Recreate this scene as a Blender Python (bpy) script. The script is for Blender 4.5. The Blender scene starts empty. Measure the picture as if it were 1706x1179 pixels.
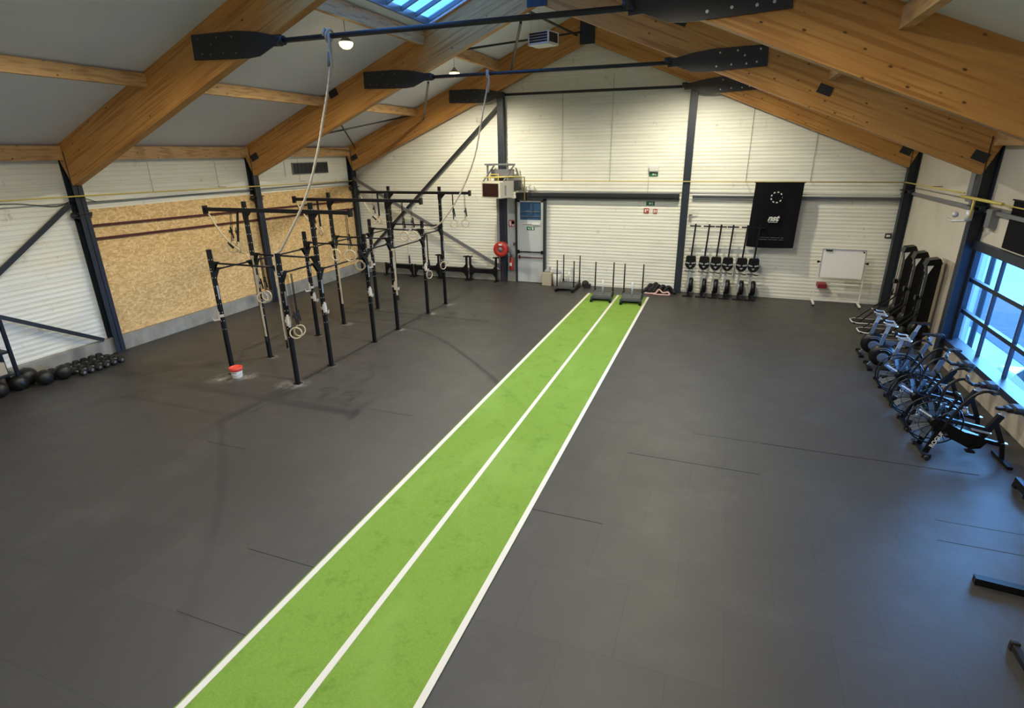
import bpy, bmesh, math, random
from mathutils import Vector, Matrix
random.seed(7)
PI = math.pi
S = bpy.context.scene
COL = S.collection

# ------------------------------------------------------------------ camera
cam_d = bpy.data.cameras.new('camera'); cam = bpy.data.objects.new('camera', cam_d); COL.objects.link(cam)
yaw, pitch, roll = 0.3617, -0.3487, -0.0158
cy, sy = math.cos(yaw), math.sin(yaw)
fw = Vector((-sy*math.cos(pitch), cy*math.cos(pitch), math.sin(pitch)))
rr = Vector((cy, sy, 0)); uu = rr.cross(fw)
c_, s_ = math.cos(roll), math.sin(roll)
R = c_*rr + s_*uu; U = -s_*rr + c_*uu
m = Matrix((R, U, -fw)).transposed().to_4x4(); m.translation = Vector((0, 0, 4.5635))
cam.matrix_world = m
cam_d.sensor_width = 36; cam_d.lens = 917.73/1706*36; cam_d.clip_start = .05; cam_d.clip_end = 300
S.camera = cam
S.view_settings.view_transform = 'Standard'; S.view_settings.look = 'None'
S.view_settings.exposure = 0.0; S.view_settings.gamma = 1.0; S.view_settings.use_curve_mapping = False

# ------------------------------------------------------------------ world (overcast blue dusk sky)
w = bpy.data.worlds.new('world'); S.world = w; w.use_nodes = True
nt = w.node_tree; nt.nodes.clear()
wo = nt.nodes.new('ShaderNodeOutputWorld'); bg = nt.nodes.new('ShaderNodeBackground')
tc = nt.nodes.new('ShaderNodeTexCoord'); dp = nt.nodes.new('ShaderNodeVectorMath'); dp.operation = 'DOT_PRODUCT'
dp.inputs[1].default_value = (.85, .45, .27)
cr = nt.nodes.new('ShaderNodeValToRGB'); cr.color_ramp.interpolation = 'EASE'
nt.links.new(tc.outputs['Generated'], dp.inputs[0]); sz = nt.nodes.new('ShaderNodeSeparateXYZ'); nt.links.new(tc.outputs['Generated'], sz.inputs[0])
mz = nt.nodes.new('ShaderNodeMapRange'); nt.links.new(sz.outputs['Z'], mz.inputs[0])
for k_, v_ in ((1, .32), (2, .60), (3, 1.), (4, .0)): mz.inputs[k_].default_value = v_
mm_ = nt.nodes.new('ShaderNodeMath'); mm_.operation = 'MULTIPLY'; nt.links.new(dp.outputs['Value'], mm_.inputs[0]); nt.links.new(mz.outputs[0], mm_.inputs[1])
nt.links.new(mm_.outputs[0], cr.inputs[0])
cr.color_ramp.elements[0].position = .30; cr.color_ramp.elements[0].color = (.0090, .031, .085, 1)
cr.color_ramp.elements[1].position = .85; cr.color_ramp.elements[1].color = (.16, .46, 1, 1)
nt.links.new(cr.outputs[0], bg.inputs[0]); bg.inputs[1].default_value = 42.0
nt.links.new(bg.outputs[0], wo.inputs[0])

# ------------------------------------------------------------------ lights in the hall: two rows of hanging lamps
XL, XR, YF, YN = -14.10, 5.01, 19.455, -3.0
RIDGE = -4.55
SL = .41
EAVE = 4.85
def roof_z(x): return EAVE + SL*((x-XL) if x < RIDGE else (RIDGE-XL) - (x-RIDGE))
LAMPS = [(-8.05, 16.75), (-8.05, 11.42), (-8.05, 6.03), (-8.05, .6), (-1.05, 16.75), (-1.05, 11.42), (-1.05, 6.03), (-1.05, .6)]
LAMP_Z = 6.88
LAMP_W = 750
for i, (x, y) in enumerate(LAMPS):
    ld = bpy.data.lights.new('lamp_light', 'SPOT'); ld.energy = LAMP_W*(1, 1, .8, .6, 1, 1, 1, .8)[i]; ld.color = (1, .905, .69)
    ld.spot_size = math.radians(168); ld.spot_blend = .65; ld.shadow_soft_size = .045
    lo = bpy.data.objects.new('lamp_light', ld); COL.objects.link(lo); lo.location = (x, y, LAMP_Z-.18)
# ------------------------------------------------------------------ materials
M = {}
def mat(name, col, rough=.5, metal=0., spec=.5, bump=None, noise=None, emit=None):
    m = bpy.data.materials.new(name); m.use_nodes = True
    n = m.node_tree; b = n.nodes['Principled BSDF']
    b.inputs['Base Color'].default_value = (*col, 1); b.inputs['Roughness'].default_value = rough
    b.inputs['Metallic'].default_value = metal; b.inputs['Specular IOR Level'].default_value = spec
    if noise:      # (scale, colour2, lo, hi [, stretch])
        t = n.nodes.new('ShaderNodeTexCoord'); mp = n.nodes.new('ShaderNodeMapping')
        mp.inputs['Scale'].default_value = noise[4] if len(noise) > 4 else (1, 1, 1)
        nz = n.nodes.new('ShaderNodeTexNoise'); nz.inputs['Scale'].default_value = noise[0]; nz.inputs['Detail'].default_value = 5
        r = n.nodes.new('ShaderNodeValToRGB')
        r.color_ramp.elements[0].position = noise[2]; r.color_ramp.elements[1].position = noise[3]
        r.color_ramp.elements[0].color = (*col, 1); r.color_ramp.elements[1].color = (*noise[1], 1)
        n.links.new(t.outputs['Object'], mp.inputs[0]); n.links.new(mp.outputs[0], nz.inputs['Vector'])
        n.links.new(nz.outputs[0], r.inputs[0]); n.links.new(r.outputs[0], b.inputs['Base Color'])
    if bump:       # (scale, strength)
        t = n.nodes.new('ShaderNodeTexCoord')
        nz = n.nodes.new('ShaderNodeTexNoise'); nz.inputs['Scale'].default_value = bump[0]; nz.inputs['Detail'].default_value = 4
        bp = n.nodes.new('ShaderNodeBump'); bp.inputs['Strength'].default_value = bump[1]; bp.inputs['Distance'].default_value = .01
        n.links.new(t.outputs['Object'], nz.inputs['Vector']); n.links.new(nz.outputs[0], bp.inputs['Height']); n.links.new(bp.outputs[0], b.inputs['Normal'])
    if emit:
        b.inputs['Emission Color'].default_value = (*emit[0], 1); b.inputs['Emission Strength'].default_value = emit[1]
    M[name] = m; return m

def mix_rgb(n, a, b, fac, mode='MIX'):
    x = n.nodes.new('ShaderNodeMix'); x.data_type = 'RGBA'; x.blend_type = mode
    for s, v in ((6, a), (7, b), (0, fac)):
        if hasattr(v, 'is_output') or isinstance(v, bpy.types.NodeSocket): n.links.new(v, x.inputs[s])
        else: x.inputs[s].default_value = v if s == 0 else (*v, 1)
    return x.outputs[2]
def ramp(n, src, lo, hi, c0=(0, 0, 0), c1=(1, 1, 1)):
    r = n.nodes.new('ShaderNodeValToRGB'); r.color_ramp.elements[0].position = lo; r.color_ramp.elements[1].position = hi
    r.color_ramp.elements[0].color = (*c0, 1); r.color_ramp.elements[1].color = (*c1, 1); n.links.new(src, r.inputs[0]); return r.outputs[0]
def noise(n, vec, scale, detail=5, rough=.5):
    z = n.nodes.new('ShaderNodeTexNoise'); z.inputs['Scale'].default_value = scale; z.inputs['Detail'].default_value = detail
    z.inputs['Roughness'].default_value = rough
    if vec: n.links.new(vec, z.inputs['Vector'])
    return z.outputs[0]
def coords(n, scale=(1, 1, 1), loc=(0, 0, 0)):
    t = n.nodes.new('ShaderNodeTexCoord'); mp = n.nodes.new('ShaderNodeMapping'); mp.inputs['Scale'].default_value = scale
    mp.inputs['Location'].default_value = loc; n.links.new(t.outputs['Object'], mp.inputs[0]); return mp.outputs[0]

mat('black_steel', (.0045, .005, .0065), .42, 0, .35)
mat('black_rubber', (.010, .010, .011), .6)
mat('black_plastic', (.005, .005, .006), .35, 0, .35)
mat('dark_steel', (.020, .024, .030), .45, .0, .5)
mat('navy_steel', (.018, .026, .042), .45, .0, .5)
mat('grey_steel', (.20, .21, .23), .45, .3)
mat('bright_steel', (.60, .63, .66), .3, .15)
mat('sled_deck', (.075, .08, .085), .5)
mat('white_paint', (.80, .80, .77), .45)
mat('white_plastic', (.75, .75, .72), .4)
mat('silver', (.6, .62, .64), .3, .6)
mat('yellow_paint', (.62, .50, .12), .45)
mat('red_paint', (.42, .035, .025), .4)
mat('dark_red', (.075, .008, .006), .6)
mat('green_sign', (.01, .16, .07), .5)
mat('ring_wood', (.62, .52, .34), .5, noise=(6, (.5, .38, .22), .4, .7))
mat('beige_plastic', (.58, .52, .42), .5)
mat('webbing', (.012, .012, .013), .8)
mat('beige_web', (.52, .44, .30), .8)
mat('rope', (.55, .49, .40), .9, bump=(160, .5))
mat('concrete', (.33, .33, .30), .85, noise=(3.5, (.23, .23, .21), .35, .7), bump=(30, .3))
mat('pier_concrete', (.40, .35, .27), .85, noise=(2.5, (.30, .26, .20), .35, .65, (1, 1.5, .8)), bump=(25, .3))
mat('gap', (.002, .002, .002), .9)
mat('lane_white', (.74, .73, .66), .85, bump=(300, .4))
mat('crimson', (.26, .015, .03), .5)
mat('paper', (.8, .8, .8), .6)
mat('cloth_black', (.005, .005, .008), .8, 0, .15, bump=(8, .15))
mat('cloth_print', (.62, .62, .62), .7)
mat('cloth_print_dim', (.10, .10, .11), .7)
mat('painted_view_glass', (.035, .085, .18), .12)  # blue light of the view outdoors is painted into this opaque door pane
mat('board_white', (.92, .92, .91), .3)
mat('pink_cloth', (.62, .40, .38), .8)
mat('bag_black', (.014, .013, .015), .7, bump=(20, .4))
mat('grey_label', (.35, .37, .4), .5)
mat('fan_guard', (.03, .035, .045), .25)
mat('fan_grey', (.10, .13, .17), .35)
mat('car_paint', (.62, .72, .78), .25)
mat('car_glass', (.02, .03, .05), .1)
mat('tyre', (.015, .015, .015), .8)
mat('ground_pale', (.62, .64, .66), .9, noise=(.6, (.5, .52, .54), .4, .7))
mat('asphalt', (.10, .10, .13), .9, noise=(3, (.13, .13, .16), .4, .7))
mat('lamp_glow', (1, .9, .7), .4, emit=((1, .66, .26), 9))
mat('door_paint', (.52, .56, .58), .4)
mat('heater_white', (.70, .68, .60), .4)
mat('heater_dark', (.018, .008, .007), .7)
mat('chrome', (.75, .75, .75), .15, 1)
mat('bucket_red', (.75, .08, .05), .35)
mat('flat_wall', (.62, .58, .50), .6, noise=(1.2, (.56, .52, .44), .4, .7), bump=(3, .1))
mat('ball', (.012, .012, .012), .42, bump=(60, .15))
mat('box_card', (.45, .40, .30), .8)
mat('ceiling_panel', (.80, .86, .94), .5, noise=(.5, (.74, .80, .88), .35, .7), bump=(2.5, .12))

def wall_material(name, axis):
    m = bpy.data.materials.new(name); m.use_nodes = True; n = m.node_tree; b = n.nodes['Principled BSDF']
    b.inputs['Roughness'].default_value = .42
    v = coords(n, (.6, .6, 3)); a = ramp(n, noise(n, v, 1.6), .4, .75)
    c = mix_rgb(n, (.86, .87, .79), (.79, .80, .72), a)
    v2 = coords(n, (1.5, 1.5, .9)); st = ramp(n, noise(n, v2, 2.4, 8, .65), .62, .72)
    c = mix_rgb(n, c, (.55, .53, .46), st)
    n.links.new(c, b.inputs['Base Color']); M[name] = m; return m
wall_material('ribbed_white', 'x')

def wood_material(name, c1, c2, knots=True, sc=(.5, 6, 6)):
    m = bpy.data.materials.new(name); m.use_nodes = True; n = m.node_tree; b = n.nodes['Principled BSDF']
    b.inputs['Roughness'].default_value = .5
    v = coords(n, sc)
    g = ramp(n, noise(n, v, 2.0, 8, .6), .3, .75)
    c = mix_rgb(n, c1, c2, g)
    v3 = coords(n, (.2, .2, 1)); lam = n.nodes.new('ShaderNodeTexNoise'); lam.inputs['Scale'].default_value = 9; lam.inputs['Detail'].default_value = 0
    n.links.new(coords(n, (.08, .3, 2.4)), lam.inputs['Vector'])
    c = mix_rgb(n, c, tuple(x*.86 for x in c2), ramp(n, lam.outputs[0], .52, .66))
    if knots:
        vo = n.nodes.new('ShaderNodeTexVoronoi'); vo.inputs['Scale'].default_value = 4.6; n.links.new(coords(n, (.7, 1, 1.25)), vo.inputs['Vector'])
        k = ramp(n, vo.outputs['Distance'], .055, .12, (1, 1, 1), (0, 0, 0))
        c = mix_rgb(n, c, (.12, .045, .015), k)
    n.links.new(c, b.inputs['Base Color'])
    bp = n.nodes.new('ShaderNodeBump'); bp.inputs['Strength'].default_value = .12; bp.inputs['Distance'].default_value = .01
    n.links.new(g, bp.inputs['Height']); n.links.new(bp.outputs[0], b.inputs['Normal'])
    M[name] = m; return m
wood_material('glulam', (.64, .34, .10), (.50, .225, .055))
wood_material('purlin_wood', (.66, .42, .20), (.52, .31, .13), True, (6, .5, 6))

def floor_material():
    m = bpy.data.materials.new('rubber_floor'); m.use_nodes = True; n = m.node_tree; b = n.nodes['Principled BSDF']
    v = coords(n, (1, 1, 1), (.05, -.03, 0))
    br = n.nodes.new('ShaderNodeTexBrick'); n.links.new(v, br.inputs['Vector'])
    for k, x in (('Scale', 1.), ('Mortar Size', .0035), ('Mortar Smooth', .3), ('Brick Width', 1.), ('Row Height', 1.), ('Bias', 0.)): br.inputs[k].default_value = x
    br.inputs['Color1'].default_value = (.045, .0435, .0405, 1); br.inputs['Color2'].default_value = (.050, .048, .045, 1)
    br.inputs['Mortar'].default_value = (.030, .029, .028, 1); br.offset = .5
    v2 = coords(n)
    c = mix_rgb(n, br.outputs['Color'], (.068, .066, .061), ramp(n, noise(n, v2, 1.1, 8, .7), .52, .80))
    c = mix_rgb(n, c, (.10, .098, .094), ramp(n, noise(n, v2, 3.3, 8, .8), .68, .78))
    # chalk dust around the feet of the rig and the bucket
    cl = None
    for px, py, r in ((-8.17, 8.55, .32), (-8.35, 8.45, .3), (-9.95, 8.28, .38), (-9.55, 8.55, .3), (-8.1, 9.72, .13), (-8.1, 11.49, .12), (-8.05, 12.63, .16), (-8.0, 14.37, .18), (-8.0, 15.5, .2), (-9.9, 9.72, .16), (-9.9, 11.49, .12), (-9.85, 12.63, .2), (-9.9, 14.37, .12)):
        sb = n.nodes.new('ShaderNodeVectorMath'); sb.operation = 'DISTANCE'; n.links.new(v2, sb.inputs[0]); sb.inputs[1].default_value = (px, py, 0)
        dv = n.nodes.new('ShaderNodeMapRange'); n.links.new(sb.outputs['Value'], dv.inputs[0]); dv.inputs[1].default_value = r*.15; dv.inputs[2].default_value = r
        dv.inputs[3].default_value = 1; dv.inputs[4].default_value = 0
        if cl is None: cl = dv.outputs[0]
        else:
            mx = n.nodes.new('ShaderNodeMath'); mx.operation = 'MAXIMUM'; n.links.new(cl, mx.inputs[0]); n.links.new(dv.outputs[0], mx.inputs[1]); cl = mx.outputs[0]
    nn = ramp(n, noise(n, v2, 7, 8, .75), .42, .72)
    ml = n.nodes.new('ShaderNodeMath'); ml.operation = 'MULTIPLY'; n.links.new(cl, ml.inputs[0]); n.links.new(nn, ml.inputs[1])
    c = mix_rgb(n, c, (.42, .41, .38), ml.outputs[0])
    n.links.new(c, b.inputs['Base Color'])
    n.links.new(ramp(n, noise(n, v2, 1.7, 6, .7), .3, .8, (.40,)*3, (.54,)*3), b.inputs['Roughness'])
    b.inputs['Specular IOR Level'].default_value = .45
    bp = n.nodes.new('ShaderNodeBump'); bp.inputs['Strength'].default_value = .35; bp.inputs['Distance'].default_value = .004
    n.links.new(noise(n, v2, 220, 2), bp.inputs['Height']); n.links.new(bp.outputs[0], b.inputs['Normal'])
    M['rubber_floor'] = m
floor_material()

def turf_material():
    m = bpy.data.materials.new('turf'); m.use_nodes = True; n = m.node_tree; b = n.nodes['Principled BSDF']
    v = coords(n)
    c = mix_rgb(n, (.180, .315, .046), (.230, .380, .068), ramp(n, noise(n, v, 60, 4, .7), .35, .7))
    c = mix_rgb(n, c, (.125, .245, .034), ramp(n, noise(n, v, 2.6, 9, .8), .53, .70))
    c = mix_rgb(n, c, (.26, .42, .09), ramp(n, noise(n, coords(n, (1, .5, 1)), .9, 4), .5, .8))
    n.links.new(c, b.inputs['Base Color']); b.inputs['Roughness'].default_value = .9; b.inputs['Specular IOR Level'].default_value = .15
    bp = n.nodes.new('ShaderNodeBump'); bp.inputs['Strength'].default_value = .7; bp.inputs['Distance'].default_value = .008
    n.links.new(noise(n, v, 170, 3), bp.inputs['Height']); n.links.new(bp.outputs[0], b.inputs['Normal'])
    M['turf'] = m
turf_material()

def osb_material():
    m = bpy.data.materials.new('osb'); m.use_nodes = True; n = m.node_tree; b = n.nodes['Principled BSDF']
    b.inputs['Roughness'].default_value = .7
    vo = n.nodes.new('ShaderNodeTexVoronoi'); vo.inputs['Scale'].default_value = 11; n.links.new(coords(n, (1, 1, 2.2)), vo.inputs['Vector'])
    sp = n.nodes.new('ShaderNodeSeparateColor'); n.links.new(vo.outputs['Color'], sp.inputs[0])
    c = mix_rgb(n, (.62, .39, .15), (.88, .63, .30), sp.outputs[0])
    c = mix_rgb(n, c, (.46, .27, .10), ramp(n, noise(n, coords(n, (1, 1, 2)), 14, 4), .58, .70))
    c = mix_rgb(n, c, (.95, .74, .40), ramp(n, noise(n, coords(n, (1, 1.8, 1)), 10, 3), .60, .72))
    n.links.new(c, b.inputs['Base Color']); M['osb'] = m
osb_material()

def glass_material():
    m = bpy.data.materials.new('pane_glass'); m.use_nodes = True; n = m.node_tree; n.nodes.clear()
    o = n.nodes.new('ShaderNodeOutputMaterial'); mx = n.nodes.new('ShaderNodeMixShader'); t = n.nodes.new('ShaderNodeBsdfTransparent'); g = n.nodes.new('ShaderNodeBsdfGlossy')
    t.inputs[0].default_value = (.93, .97, 1, 1); g.inputs['Roughness'].default_value = .02
    lw = n.nodes.new('ShaderNodeLayerWeight'); pw = n.nodes.new('ShaderNodeMath'); pw.operation = 'POWER'; pw.inputs[1].default_value = 5
    fr = n.nodes.new('ShaderNodeMapRange'); fr.inputs[3].default_value = .03; fr.inputs[4].default_value = .6
    n.links.new(lw.outputs['Facing'], pw.inputs[0]); n.links.new(pw.outputs[0], fr.inputs[0])
    n.links.new(fr.outputs[0], mx.inputs[0]); n.links.new(t.outputs[0], mx.inputs[1]); n.links.new(g.outputs[0], mx.inputs[2]); n.links.new(mx.outputs[0], o.inputs[0])
    M['pane_glass'] = m
glass_material()

# ------------------------------------------------------------------ mesh helpers
class MB:
    def __init__(s): s.b = bmesh.new(); s.mi = 0; s.T = Matrix.Identity(4)
    def _v(s, p): return s.b.verts.new(s.T @ Vector(p))
    def _f(s, vs, smooth=False):
        try: f = s.b.faces.new(vs)
        except ValueError: return
        f.material_index = s.mi; f.smooth = smooth
    def box(s, c, d, rot=None, bev=0):
        X = Matrix.Translation(c) @ (rot.to_4x4() if rot else Matrix.Identity(4))
        h = [x/2 for x in d]
        if bev:
            t = bmesh.new(); bmesh.ops.create_cube(t, size=1)
            for v in t.verts: v.co = Vector((v.co.x*d[0], v.co.y*d[1], v.co.z*d[2]))
            bmesh.ops.bevel(t, geom=t.edges[:], offset=bev, segments=2, affect='EDGES', profile=.5)
            mp = {}
            for v in t.verts: mp[v] = s._v(X @ v.co)
            for f in t.faces: s._f([mp[v] for v in f.verts])
            t.free(); return s
        vs = [s._v(X @ Vector((sx*h[0], sy_*h[1], sz*h[2]))) for sx in (-1, 1) for sy_ in (-1, 1) for sz in (-1, 1)]
        for q in ((0, 1, 3, 2), (4, 6, 7, 5), (0, 4, 5, 1), (2, 3, 7, 6), (0, 2, 6, 4), (1, 5, 7, 3)): s._f([vs[i] for i in q])
        return s
    def bb(s, x0, x1, y0, y1, z0, z1, bev=0): return s.box(((x0+x1)/2, (y0+y1)/2, (z0+z1)/2), (abs(x1-x0), abs(y1-y0), abs(z1-z0)), None, bev)
    def beam(s, p, q, w, h, up=(0, 0, 1)):       # square bar from p to q
        p, q = Vector(p), Vector(q); d = (q-p); L = d.length; d.normalize(); up = Vector(up)
        if abs(d.dot(up)) > .98: up = Vector((0, 1, 0))
        sd = d.cross(up).normalized(); u2 = sd.cross(d)
        rot = Matrix((d, sd, u2)).transposed()
        return s.box((p+q)/2, (L, w, h), rot)
    def tube(s, pts, r, n=10, cap=True, closed=False, r2=None):
        pts = [Vector(p) for p in pts]; N = len(pts); rings = []
        prev = None
        for i, p in enumerate(pts):
            if closed: d = pts[(i+1) % N]-pts[i-1]
            else: d = pts[min(i+1, N-1)]-pts[max(i-1, 0)]
            d.normalize()
            if prev is None:
                a = Vector((0, 0, 1)) if abs(d.z) < .9 else Vector((1, 0, 0)); a = (a - d*a.dot(d)).normalized()
            else:
                a = prev - d*prev.dot(d)
                a = a.normalized() if a.length > 1e-6 else d.orthogonal().normalized()
            prev = a; b = d.cross(a)
            rad = (r if r2 is None else r+(r2-r)*i/(N-1))
            rings.append([s._v(p+(a*math.cos(2*PI*k/n)+b*math.sin(2*PI*k/n))*rad) for k in range(n)])
        for i in range(N if closed else N-1):
            A, B = rings[i], rings[(i+1) % N]
            for k in range(n): s._f([A[k], A[(k+1) % n], B[(k+1) % n], B[k]], True)
        if cap and not closed: s._f(rings[0][::-1]); s._f(rings[-1])
        return s
    def rope(s, pts, r, turns):                    # three-strand twisted rope
        P = smooth(pts, 10); N = len(P); rings = []; n = 12; L = 0
        for i, p in enumerate(P):
            d = (P[min(i+1, N-1)]-P[max(i-1, 0)]).normalized()
            a = Vector((0, 1, 0)); a = (a-d*a.dot(d)); a = a.normalized() if a.length > .01 else d.orthogonal().normalized(); b = d.cross(a)
            if i: L += (p-P[i-1]).length
            ph = L*turns*2*PI
            rings.append([s._v(p+(a*math.cos(2*PI*k/n)+b*math.sin(2*PI*k/n))*r*(1+.28*math.cos(3*(2*PI*k/n)-3*ph/3))) for k in range(n)])
        for i in range(N-1):
            A, B = rings[i], rings[i+1]
            for k in range(n): s._f([A[k], A[(k+1) % n], B[(k+1) % n], B[k]], True)
        s._f(rings[0][::-1]); s._f(rings[-1]); return s
    def cyl(s, p, q, r, n=16, r2=None): return s.tube([p, q], r, n, True, False, r2)
    def prism(s, poly, axis, a, b):                # polygon (u,v) extruded along axis between a and b
        def P(u, v, t): return {'x': (t, u, v), 'y': (u, t, v), 'z': (u, v, t)}[axis]
        A = [s._v(P(u, v, a)) for u, v in poly]; B = [s._v(P(u, v, b)) for u, v in poly]; n = len(poly)
        s._f(A[::-1]); s._f(B)
        for k in range(n): s._f([A[k], A[(k+1) % n], B[(k+1) % n], B[k]])
        return s
    def lathe(s, prof, c, axis='z', n=24):         # prof: (r, h)
        rings = []
        for r, h in prof:
            ring = []
            for k in range(n):
                a = 2*PI*k/n; u, v = r*math.cos(a), r*math.sin(a)
                p = {'z': (u, v, h), 'x': (h, u, v), 'y': (u, h, v)}[axis]
                ring.append(s._v(Vector(c)+Vector(p)))
            rings.append(ring)
        for i in range(len(rings)-1):
            for k in range(n): s._f([rings[i][k], rings[i][(k+1) % n], rings[i+1][(k+1) % n], rings[i+1][k]], True)
        if prof[0][0] > 1e-4: s._f(rings[0][::-1])
        if prof[-1][0] > 1e-4: s._f(rings[-1])
        return s
    def ball(s, c, r, n=20):
        return s.lathe([(max(1e-5, r*math.sin(PI*i/12)), -r*math.cos(PI*i/12)) for i in range(13)], c, 'z', n)
    def build(s, name, mats, parent=None, world=False):
        bmesh.ops.remove_doubles(s.b, verts=s.b.verts, dist=1e-5)
        bmesh.ops.recalc_face_normals(s.b, faces=s.b.faces)
        if world and parent is not None:
            pm = parent
            while pm is not None and not isinstance(pm, tuple):
                s.b.transform(Matrix.Translation(-Vector(pm.location))); pm = pm.parent
        me = bpy.data.meshes.new(name); s.b.to_mesh(me); s.b.free()
        for mm in (mats if isinstance(mats, (list, tuple)) else [mats]): me.materials.append(M[mm])
        o = bpy.data.objects.new(name, me); COL.objects.link(o)
        if parent is not None: o.parent = parent
        return o
def smooth(pts, k=8):
    P = [Vector(p) for p in pts]; out = []
    for i in range(len(P)-1):
        p0, p1, p2, p3 = P[max(i-1, 0)], P[i], P[i+1], P[min(i+2, len(P)-1)]
        for j in range(k):
            t = j/k
            out.append(.5*((2*p1)+(p2-p0)*t+(2*p0-5*p1+4*p2-p3)*t*t+(3*p1-p0-3*p2+p3)*t**3))
    out.append(P[-1]); return out
def tag(o, label, cat, group=None):
    o['label'] = label; o['category'] = cat
    if group: o['group'] = group
    return o
def struct(o): o['kind'] = 'structure'; return o
def thing(name, label, cat, loc=(0, 0, 0), rz=0, group=None):
    o = bpy.data.objects.new(name, None); COL.objects.link(o); o.location = loc; o.rotation_euler = (0, 0, rz)
    o.empty_display_size = .1
    return tag(o, label, cat, group)
def kids(o): return [c for c in o.children]
def dup(root, loc, rz=0, label=None, group=None):
    def cp(o, parent):
        c = o.copy(); COL.objects.link(c); c.parent = parent
        for ch in list(o.children): cp(ch, c)
        return c
    r = cp(root, None); r.location = loc; r.rotation_euler = (0, 0, rz)
    if label: r['label'] = label
    if group: r['group'] = group
    return r
def text(name, body, size, material, parent, loc, rot, depth=.002, shear=0, bold=0, align='CENTER'):
    cu = bpy.data.curves.new(name, 'FONT'); cu.body = body; cu.size = size; cu.extrude = depth; cu.shear = shear; cu.offset = bold
    cu.align_x = align; cu.align_y = 'CENTER'
    o = bpy.data.objects.new(name, cu); COL.objects.link(o)
    dg = bpy.context.evaluated_depsgraph_get(); me = bpy.data.meshes.new_from_object(o.evaluated_get(dg))
    bpy.data.objects.remove(o); me.materials.clear(); me.materials.append(M[material])
    t = bpy.data.objects.new(name, me); COL.objects.link(t); t.location = loc; t.rotation_euler = rot
    if parent is not None: t.parent = parent
    return t

# ================================================================== THE BUILDING
F3, F2, F1, F0 = 19.20, 14.08, 8.71, 3.34          # near faces of the timber frames
FRAMES = [('far', F3), ('second', F2), ('first', F1), ('nearest', F0)]
# floor
b = MB(); b.bb(XL-.3, XR+.3, YN-.1, YF+.3, -.12, 0)
b.mi = 1
for x0, x1, y, wd in ((-1.04, .92, 7.95, .012), (-.08, 1.0, 8.97, .008), (1.0, 3.95, 8.97, .018), (3.0, 4.2, 7.53, .006), (2.9, 4.0, 7.07, .008), (-2.03, -1.05, 6.02, .010), (-5.1, -4.1, 4.09, .008), (-5.05, -4.1, 3.05, .005), (-6.0, -5.02, 8.0, .007), (-7.9, -7.05, 6.0, .006)):
    b.bb(x0, x1, y-wd/2, y+wd/2, 0, .0012)
struct(b.build('floor', ['rubber_floor', 'gap']))

# ribbed wall sheet: profile in z, extruded horizontally
def rib_levels(z0, z1):
    out = []; z = z0; i = 0
    P = .112
    while z < z1:
        d = .007
        seam = (i % 9 == 8)
        out += [(z, 0), (z+.045, 0), (z+.056, d), (z+.098, d), (z+.110, -.012 if seam else 0)]
        z += P; i += 1
    return [q for q in out if q[0] < z1]+[(z1, 0)]
b = MB(); prev = None
def xr(z):
    if z <= EAVE: return XL-.1, XR+.1
    return XL+(z-EAVE)/SL, 2*RIDGE-XL-(z-EAVE)/SL
for z, d in rib_levels(0, 8.72):
    x0, x1 = xr(z); cur = (b._v((x0, YF-d, z)), b._v((x1, YF-d, z)))
    if prev: b._f([prev[0], prev[1], cur[1], cur[0]])
    prev = cur
b.prism([(XL-.3, -.1), (XR+.3, -.1), (XR+.3, EAVE), (RIDGE, 9.0), (XL-.3, EAVE)], 'y', YF+.03, YF+.25)
struct(b.build('wall_far', 'ribbed_white'))
b = MB(); prev = None
for z, d in rib_levels(0, EAVE+.05):
    cur = (b._v((XL+d, YN, z)), b._v((XL+d, YF, z)))
    if prev: b._f([prev[0], prev[1], cur[1], cur[0]])
    prev = cur
b.bb(XL-.25, XL-.03, YN, YF+.2, -.1, EAVE+.1)
struct(b.build('wall_left', 'ribbed_white'))
# right wall with its wide window opening
WY0, WY1, WZ0, WZ1 = 9.00, 14.42, .50, 2.68
b = MB()
b.bb(XR, XR+.25, WY1, YF+.2, -.1, EAVE+.1); b.bb(XR, XR+.25, YN, WY0, -.1, EAVE+.1)
b.bb(XR, XR+.25, WY0, WY1, -.1, WZ0); b.bb(XR, XR+.25, WY0, WY1, WZ1, EAVE+.1)
struct(b.build('wall_right', 'flat_wall'))
b = MB(); b.prism([(XL-.3, -.1), (XR+.3, -.1), (XR+.3, EAVE), (RIDGE, 9.0), (XL-.3, EAVE)], 'y', YN-.2, YN)
struct(b.build('wall_near', 'flat_wall'))
# plinths
b = MB(); b.bb(XL, XL+.14, YN, YF, 0, .38, .01); struct(b.build('baseboard_left', 'concrete'))
b = MB(); b.bb(XL+.14, -7.62, YF-.14, YF, 0, .42, .01); struct(b.build('baseboard_far', 'concrete'))
b = MB(); b.bb(XR-.10, XR, YN, WY1+.2, 0, .47, .01); struct(b.build('baseboard_right', 'pier_concrete'))
b = MB(); b.bb(XR-.06, XR, 14.75, 15.7, 0, 2.1, .01); struct(b.build('trim_1', 'pier_concrete'))
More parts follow.
